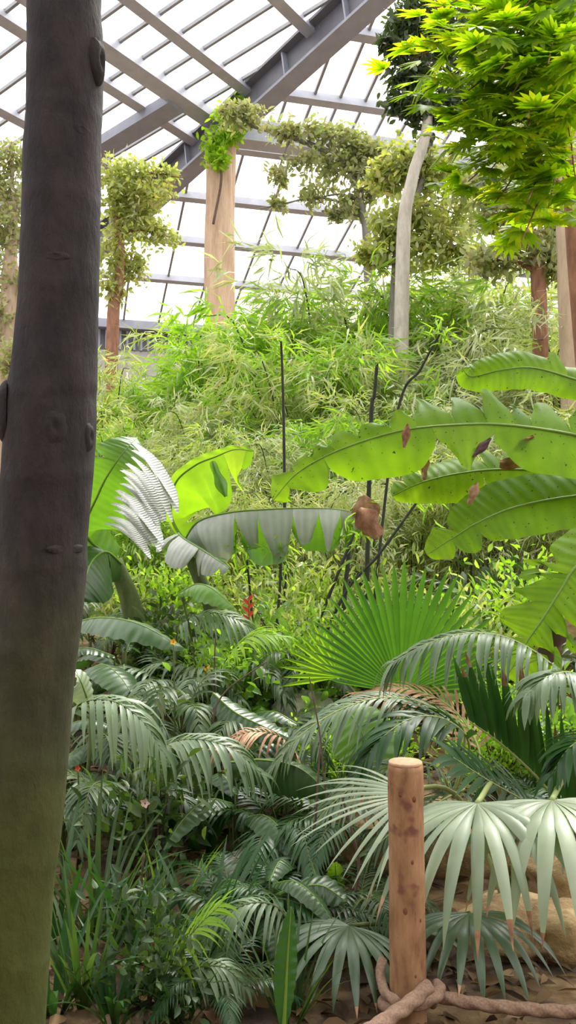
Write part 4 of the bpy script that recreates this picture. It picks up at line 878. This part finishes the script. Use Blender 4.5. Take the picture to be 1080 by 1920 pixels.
# ================================================================== understory palms
def small_palm(h, nf, L, ll, lw, nl, mat, seed, up0=.8, spread=1.0, droop=1.2, name='understory_palm'):
    R_ = random.Random(seed); root = thing(name, Z); root['category'] = 'palm'
    mb = MB(); mb.tube([Z, Vector((0, 0, h * .5)), Vector((.01, 0, h))], [.022, .018, .014], 7); mb.build('stem', M['stem'], root)
    for k in range(nf):
        a = 6.283 * k / nf + R_.uniform(-.3, .3); d = Vector((math.cos(a), math.sin(a), 0)); l = L * R_.uniform(.8, 1.1); e = up0 * R_.uniform(.6, 1.2)
        pts = [Vector((0, 0, h * .95)), Vector((0, 0, h)) + d * l * .3 * spread + Vector((0, 0, l * .35 * e)), Vector((0, 0, h)) + d * l * .7 * spread + Vector((0, 0, l * .42 * e)), Vector((0, 0, h)) + d * l * spread + Vector((0, 0, l * .15 * e))]
        frond(root, 'frond', pts, nl, ll, lw, mat, M['stem'], droop=droop, ang=58, seed=seed * 50 + k, start=.22, rr=.006, seg=4)
    return freeze(root)
U1 = small_palm(.25, 7, .75, .26, .022, 22, M['under'], 1)
U2 = small_palm(.30, 6, .80, .28, .028, 18, M['greypalm'], 2, droop=1.8)
U3 = small_palm(.15, 8, .60, .20, .016, 24, M['darkpalm'], 3)
U4 = small_palm(.40, 7, .65, .22, .030, 14, M['under'], 4, up0=1.1)
def big_leaf_plant(nl, L, w, h, mat, seed, name='broad_leaved_plant', droop=20):
    R_ = random.Random(seed); root = thing(name, Z); root['category'] = 'plant'
    for k in range(nl):
        a = 6.283 * k / nl + R_.uniform(-.4, .4); d = Vector((math.cos(a), math.sin(a), 0)); hh = h * R_.uniform(.6, 1.1); l = L * R_.uniform(.75, 1.1)
        s = Vector((0, 0, 0)); j = d * .12 * L + Vector((0, 0, hh))
        stalk(root, [s, s.lerp(j, .5) + d * .02, j], .009, .006, M['stem'], n=8)
        pts = [j, j + d * l * .35 + Vector((0, 0, l * .12)), j + d * l * .7 + Vector((0, 0, l * .02)), j + d * l + Vector((0, 0, -l * .22))]
        banana_leaf(root, 'leaf', pts, Vector((0, 0, 1)), w * R_.uniform(.85, 1.1), mat, dl=droop * .4, dr=droop * .4, curl=.3, tear=0, n=24, seed=seed * 9 + k, ribr=.006, prof=lambda u: max(.03, math.sin(math.pi * (.04 + .95 * u)) ** .7 * (1 - .25 * u)), sweep=.1)
    return freeze(root)
L1 = big_leaf_plant(6, .55, .13, .45, M['broad'], 1)
L2 = big_leaf_plant(7, .42, .11, .35, M['broadmid'], 2)
L3 = big_leaf_plant(5, .70, .17, .40, M['broad'], 3)
def grass_clump(n, h, mat, seed, w=.02, sp=.5):
    R_ = random.Random(seed); root = thing('strap_leaved_plant', Z); root['category'] = 'plant'
    for k in range(n):
        a = R_.uniform(0, 6.283); d = Vector((math.cos(a) * sp * R_.uniform(.3, 1.2), math.sin(a) * sp * R_.uniform(.3, 1.2), 1)).normalized()
        mb = MB(); mb.blade(Vector((math.cos(a), math.sin(a), 0)) * .04, d, Vector((math.cos(a), math.sin(a), -.4)) * -1, h * R_.uniform(.6, 1.1), w * R_.uniform(.8, 1.3), 8, R_.uniform(.3, 1.4), .25); mb.build('leaf', mat, root)
    return freeze(root)
G1 = grass_clump(24, .70, M['under'], 1); G2 = grass_clump(22, .55, M['darkpalm'], 2, .028, .6); G3 = grass_clump(18, .6, M['lime'], 3, .018)
UD = {U1.name: 'green feathery understory palm', U2.name: 'grey-green drooping understory palm', U3.name: 'low dark fine-leaved palm', U4.name: 'upright broad-leaflet understory palm', L1.name: 'dark glossy broad-leaved plant', L2.name: 'mid-green broad-leaved plant', L3.name: 'large dark broad-leaved plant', G1.name: 'green strap-leaved plant', G2.name: 'dark strap-leaved plant', G3.name: 'lime strap-leaved plant', S3.name: 'mid-green leafy shrub', S4.name: 'dark green leafy shrub'}
# bands of the lower planting: (x, depth, kind, size)
BANDS = [('furthest planting band', 'far', [(170, 7.4, U4, 1.0), (300, 7.6, U1, 1.1), (410, 7.3, U1, 1.0), (520, 7.5, U2, 1.0), (610, 7.4, U1, .9), (900, 7.4, U4, 1.2), (1040, 7.5, U1, 1.2)]),
    ('second-furthest planting band', 'midfar', [(150, 6.2, L3, 1.1), (235, 6.4, L1, 1.1), (330, 6.2, U2, 1.0), (420, 6.3, U2, 1.0), (500, 6.4, U1, .9), (580, 6.2, U4, .8), (470, 5.9, L2, .9), (890, 6.0, L2, 1.1), (1010, 6.0, U4, 1.0)]),
    ('middle planting band', 'mid', [(165, 5.2, U1, 1.0), (250, 5.0, L1, .9), (340, 5.2, U4, .9), (420, 5.0, L2, .9), (500, 5.2, U1, .9), (575, 5.1, L1, .9), (650, 5.0, G3, .9), (1060, 5.3, L2, .9), (1150, 5.6, U4, 1.1)]),
    ('second-nearest planting band', 'nearmid', [(140, 4.4, U3, .9), (215, 4.4, U1, .85), (300, 4.2, S4, .7), (385, 4.4, G2, 1.1), (450, 4.2, L1, .8), (530, 4.3, U3, 1.0), (600, 4.4, G1, .9), (660, 4.2, U3, .9), (1020, 4.6, U3, .9), (1130, 4.7, L2, 1.0)]),
    ('nearest planting band', 'near', [(120, 3.5, G2, 1.1), (190, 3.6, G1, 1.0), (250, 3.5, G2, 1.0), (320, 3.6, G3, .75), (390, 3.5, G2, 1.0), (440, 3.6, U3, .8), (500, 3.55, L1, .6), (560, 3.6, U3, .7), (620, 3.5, G3, .6), (670, 3.6, U1, .5)]),
    ('edging beside the path', 'edge', [(110, 3.05, G2, .85), (165, 3.1, G1, .85), (225, 3.0, G2, .7), (285, 3.1, S4, .45), (345, 3.0, G2, .6), (410, 3.1, U3, .5), (545, 3.0, G1, .65)])]
for bname, _, L_ in BANDS:
    for i, (px, Y, pr, sc) in enumerate(L_):
        place(pr, ground_at(px, Y), RW.uniform(0, 6.28), sc, '%s, %s from the mossy trunk in the %s' % (UD[pr.name], ORD[i], bname), 'lower planting')
# single arching fronds that catch the light
def arch(label, bpx, Y, rach, nl, L, w, mat, seed, droop=2.0, ang=55):
    b = P(*bpx, Y); b.z = gz(b.x, b.y) - .03; t = thing('understory_palm', b, label, 'palm')
    stalk(t, [b, b.lerp(P(*rach[0]), .5) + Vector((0, 0, .05)), P(*rach[0])], .016, .010, M['stem'], 'stem')
    frond(t, 'frond', V3(rach), nl, L, w, mat, M['stem'], up=(-.05, -.3, 1), droop=droop, ang=ang, seed=seed, start=.05, rr=.006, seg=6)
    return t
arch('grey palm frond hanging like a curtain against the mossy trunk', (120, 1480), 4.1, [(118, 1345, 4.1), (160, 1316, 4.0), (215, 1316, 3.9), (265, 1350, 3.85), (300, 1400, 3.85)], 16, .36, .030, M['greypalm'], 301, 2.4)
arch('pale arching palm frond in the centre of the lower planting', (240, 1600), 4.2, [(245, 1450, 4.2), (300, 1402, 4.1), (360, 1386, 4.05), (430, 1402, 4.0), (490, 1450, 4.0)], 22, .34, .026, M['greypalm'], 302, 2.2)
arch('pale low frond arching over the bare soil near the path', (560, 1860), 3.3, [(562, 1765, 3.3), (520, 1702, 3.25), (465, 1695, 3.2), (415, 1725, 3.2), (380, 1770, 3.2)], 20, .22, .016, M['greypalm'], 303, 2.2)
arch('yellow-green frond leaning up at the path edge', (275, 1930), 3.1, [(285, 1880, 3.1), (320, 1810, 3.08), (360, 1750, 3.05), (410, 1700, 3.05)], 20, .20, .014, M['lime'], 304, 1.2)
arch('small grey frond bent over the soil beside the path edging', (300, 1920), 3.0, [(330, 1845, 3.0), (370, 1815, 2.98), (420, 1815, 2.96), (460, 1850, 2.95)], 16, .16, .014, M['greypalm'], 305, 2.2)
arch('feathery pale frond crossing below the hanging grey leaf', (330, 1260), 6.3, [(330, 1175, 6.3), (380, 1150, 6.2), (440, 1160, 6.1), (500, 1205, 6.1)], 26, .36, .022, M['greypalm'], 306, 1.6)
arch('half-dry tan frond drooping in the centre planting', (560, 1520), 4.6, [(560, 1440, 4.6), (530, 1385, 4.5), (470, 1372, 4.45), (410, 1400, 4.4)], 20, .24, .016, M['dry'], 307, 2.0)
arch('lime frond glowing above the centre planting', (400, 1330), 5.7, [(410, 1260, 5.7), (440, 1215, 5.6), (480, 1190, 5.55), (530, 1195, 5.5)], 18, .30, .026, M['lime'], 308, 1.4)
# broad leaves that stand out
def single_leaf(name, label, base_px, Y, mid, up, w, mat, dl=15, dr=15, seed=1, tear=0):
    b = P(base_px[0], base_px[1], Y); b.z = gz(b.x, b.y) - .03
    r = thing(name, b, label, 'plant'); m0 = P(*mid[0]); stalk(r, [b, b.lerp(m0, .5) + Vector((.02, 0, .05)), m0], .014, .008, M['stem'])
    banana_leaf(r, 'leaf', V3(mid), up, w, mat, dl=dl, dr=dr, curl=.25, tear=tear, n=50, seed=seed, ribr=.007, prof=lambda u: max(.03, math.sin(math.pi * (.05 + .94 * u)) ** .65 * (1 - .2 * u))); return r
single_leaf('broad_leaved_plant', 'wide grey-sheened leaf pointing out from behind the mossy trunk', (140, 1300), 5.4, [(130, 1170, 5.4), (190, 1158, 5.2), (260, 1170, 5.0), (345, 1215, 4.9)], Vector((0, -.1, 1)), .17, M['broad'], 8, 28, 3)
single_leaf('broad_leaved_plant', 'dark leaf slanting down above the path plants in the centre', (400, 1480), 4.9, [(400, 1300, 4.9), (440, 1335, 4.8), (490, 1360, 4.7), (545, 1385, 4.65)], Vector((.2, -.5, .8)), .12, M['broad'], 6, 10, 4)
single_leaf('broad_leaved_plant', 'blackish hanging leaf with a pale upper edge behind the post plants', (440, 1560), 4.4, [(430, 1430, 4.3), (490, 1425, 4.2), (560, 1440, 4.1), (620, 1490, 4.05)], Vector((.1, -.35, .9)), .17, M['broad'], 10, 50, 5)
single_leaf('broad_leaved_plant', 'dark flat leaf low beside the wooden post', (500, 1760), 3.7, [(490, 1700, 3.6), (540, 1672, 3.5), (600, 1660, 3.45), (650, 1690, 3.4)], Vector((0, -.45, .9)), .10, M['broad'], 4, 14, 6)
single_leaf('broad_leaved_plant', 'smooth hazy green leaf hanging behind the top of the wooden post', (650, 1560), 4.8, [(640, 1320, 4.7), (665, 1350, 4.6), (690, 1400, 4.55), (700, 1460, 4.5)], Vector((.1, -.9, .3)), .20, M['broadmid'], 0, 5, 7)
single_leaf('broad_leaved_plant', 'small lime leaf glowing low beside the wooden post', (640, 1700), 3.8, [(640, 1690, 3.8), (634, 1665, 3.75), (630, 1640, 3.72), (628, 1618, 3.7)], Vector((.1, -.95, .2)), .05, M['lime'], 0, 5, 8)
single_leaf('broad_leaved_plant', 'dark green blade standing at the path edge beneath the plants', (530, 1950), 2.75, [(532, 1925, 2.75), (536, 1850, 2.75), (540, 1780, 2.75), (546, 1700, 2.75)], Vector((.2, -.95, .1)), .045, M['darkpalm'], 0, 5, 9)
single_leaf('broad_leaved_plant', 'round pale leaf shining beside the lower mossy trunk', (150, 1400), 4.6, [(170, 1330, 4.6), (160, 1300, 4.55), (150, 1275, 4.5), (140, 1262, 4.45)], Vector((.1, -.6, .75)), .09, M['glauc'], 0, 0, 10)
single_leaf('broad_leaved_plant', 'pale grey leaf under the drooping curtain leaf', (380, 1200), 6.3, [(340, 1110, 6.3), (370, 1095, 6.2), (400, 1105, 6.1), (440, 1140, 6.05)], Vector((0, -.2, 1)), .16, M['broadmid'], 10, 24, 11)
# thin brown stems and twigs rising from the lower planting
for (pts, Y, r, lab) in [([(560, 1830), (577, 1700), (590, 1560), (600, 1400)], 3.9, .008, 'thin brown bare stem rising beside the wooden post'), ([(640, 1560), (610, 1480), (600, 1380), (580, 1270)], 4.0, .006, 'thin brown twig behind the post plants'), ([(395, 1370), (400, 1310), (402, 1240), (404, 1190)], 5.6, .008, 'thin dark stem with leaf scars in the centre planting'),
                          ([(370, 1440), (395, 1370), (420, 1300), (500, 1240)], 4.8, .007, 'dark twig curving over the centre planting'), ([(235, 1880), (255, 1790), (262, 1690), (270, 1600)], 3.4, .009, 'upright dark stem at the path edge'), ([(640, 1800), (672, 1640), (660, 1560), (640, 1490)], 3.6, .008, 'slanting green stem next to the wooden post')]:
    b = P(*pts[0], Y); b.z = gz(b.x, b.y) - .02
    o = thing('bare_stem', b, lab, 'stem'); mb = MB(); mb.tube(crom([b] + [P(x, y, Y) for x, y in pts[1:]], 30), [r * (1 - .5 * i / 29) for i in range(30)], 7); mb.build('stem', M['brownstem'], o)
# flowers
def flower(label, px, py, Y, mat, s, kind):
    b = P(px, py + 60, Y); b.z = gz(b.x, b.y) - .02; c = P(px, py, Y)
    o = thing('flower', b, label, 'flower'); stalk(o, [b, b.lerp(c, .5) + Vector((.01, 0, .02)), c], .006, .004, M['stem'], 'stem')
    for k in range(6 if kind else 5):
        mb = MB()
        if kind: mb.blade(c - Vector((0, 0, s * .45 * k)), Vector(((-1) ** k * .6, -.3, .6)), Vector((0, -1, .3)), s, s * .45, 5, -.2, .5)
        else: a = 6.283 * k / 5; mb.blade(c, Vector((math.cos(a), -.4, math.sin(a))), Vector((0, -1, 0)), s, s * .8, 4, .2, .2)
        mb.build('petal', mat, o)
flower('red hanging flower spike below the drooping grey leaf', 466, 1125, 6.7, M['red'], .07, 1)
flower('small orange-yellow flower at the tip of the wide grey leaf', 325, 1203, 4.85, M['yellow'], .022, 0)
flower('orange flower in the centre planting', 388, 1253, 5.6, M['yellow'], .035, 1)
flower('pale pink blossom low in the dark planting', 272, 1505, 3.9, M['pink'], .026, 0)
flower('tiny red flower against the mossy trunk', 146, 1440, 4.2, M['red'], .018, 0)
# rocks and fallen leaves
def rock(px, py, Y, rx, ry, rz, mat, label, seed):
    c = P(px, py, Y); g_ = gz(c.x, c.y); c.z = max(g_ + rz * .3, min(c.z, g_ + rz * .6)); mb = MB(); R = []
    for i in range(25):
        a = math.pi * i / 24; R.append([c + Vector((rx * math.sin(a) * math.cos(t), ry * math.sin(a) * math.sin(t), rz * math.cos(a))) * (1 + .35 * mnoise.noise(Vector((math.sin(a) * math.cos(t) * 1.6 + seed, math.sin(a) * math.sin(t) * 1.6, math.cos(a) * 1.6))) + .13 * mnoise.noise(Vector((math.sin(a) * math.cos(t) * 5 + seed, math.sin(a) * math.sin(t) * 5, math.cos(a) * 5))) + .05 * mnoise.noise(Vector((math.sin(a) * math.cos(t) * 13 + seed, math.sin(a) * math.sin(t) * 13, math.cos(a) * 13)))) for t in [2 * math.pi * j / 40 for j in range(40)]])
    mb.grid(R, close=True); o = mb.build('rock', mat, None, True, c); tag(o, label, 'rock', 'rocks among the plants')
rock(500, 1150, 7.3, .22, .2, .22, M['rock'], 'pale boulder below the drooping grey leaf', 1)
rock(1000, 1790, 3.6, .30, .22, .13, M['ochre'], 'ochre rock under the hanging blades beside the post', 2)
rock(1075, 1720, 4.0, .25, .22, .16, M['ochre'], 'ochre rock behind the hanging blades at the edge', 3)
rock(690, 1640, 4.3, .26, .2, .2, M['ochre'], 'warm tan rock behind the shaft of the post', 4)
rock(560, 1320, 6.0, .30, .25, .2, M['rock'], 'pinkish pale rock in the centre planting', 5)
rock(1050, 1195, 6.3, .35, .25, .55, M['ochre'], 'tall tan rock behind the banana bract', 6)
rock(480, 1720, 4.0, .22, .16, .14, M['rock'], 'grey rock beneath the dark palms', 7)
rock(440, 1290, 6.4, .2, .2, .22, M['rock'], 'small grey rock in the middle of the lower planting', 8)
rock(860, 1640, 4.3, .3, .2, .22, M['ochre'], 'shaded brown rock straight behind the hanging blades', 9)
NP = np.random.default_rng(5); n = 5200; mb = MB(); X = NP.uniform(-2.4, 2.6, n); Yv = NP.uniform(2.3, 8.5, n)
Pn = np.array([[x, y, gz(x, y) + .012] for x, y in zip(X, Yv)]); Pn[:, 2] += NP.random(n) * .02
cloud(mb, Pn, rdir(n, 0, .15), rdir(n, 2.0), NP.uniform(.05, .15, n), NP.uniform(.02, .055, n), T_OVAL)
o = mb.build('leaf_litter', M['litter']); tag(o, 'brown and tan fallen leaves covering the soil between the plants', 'leaf litter', None, 'stuff')
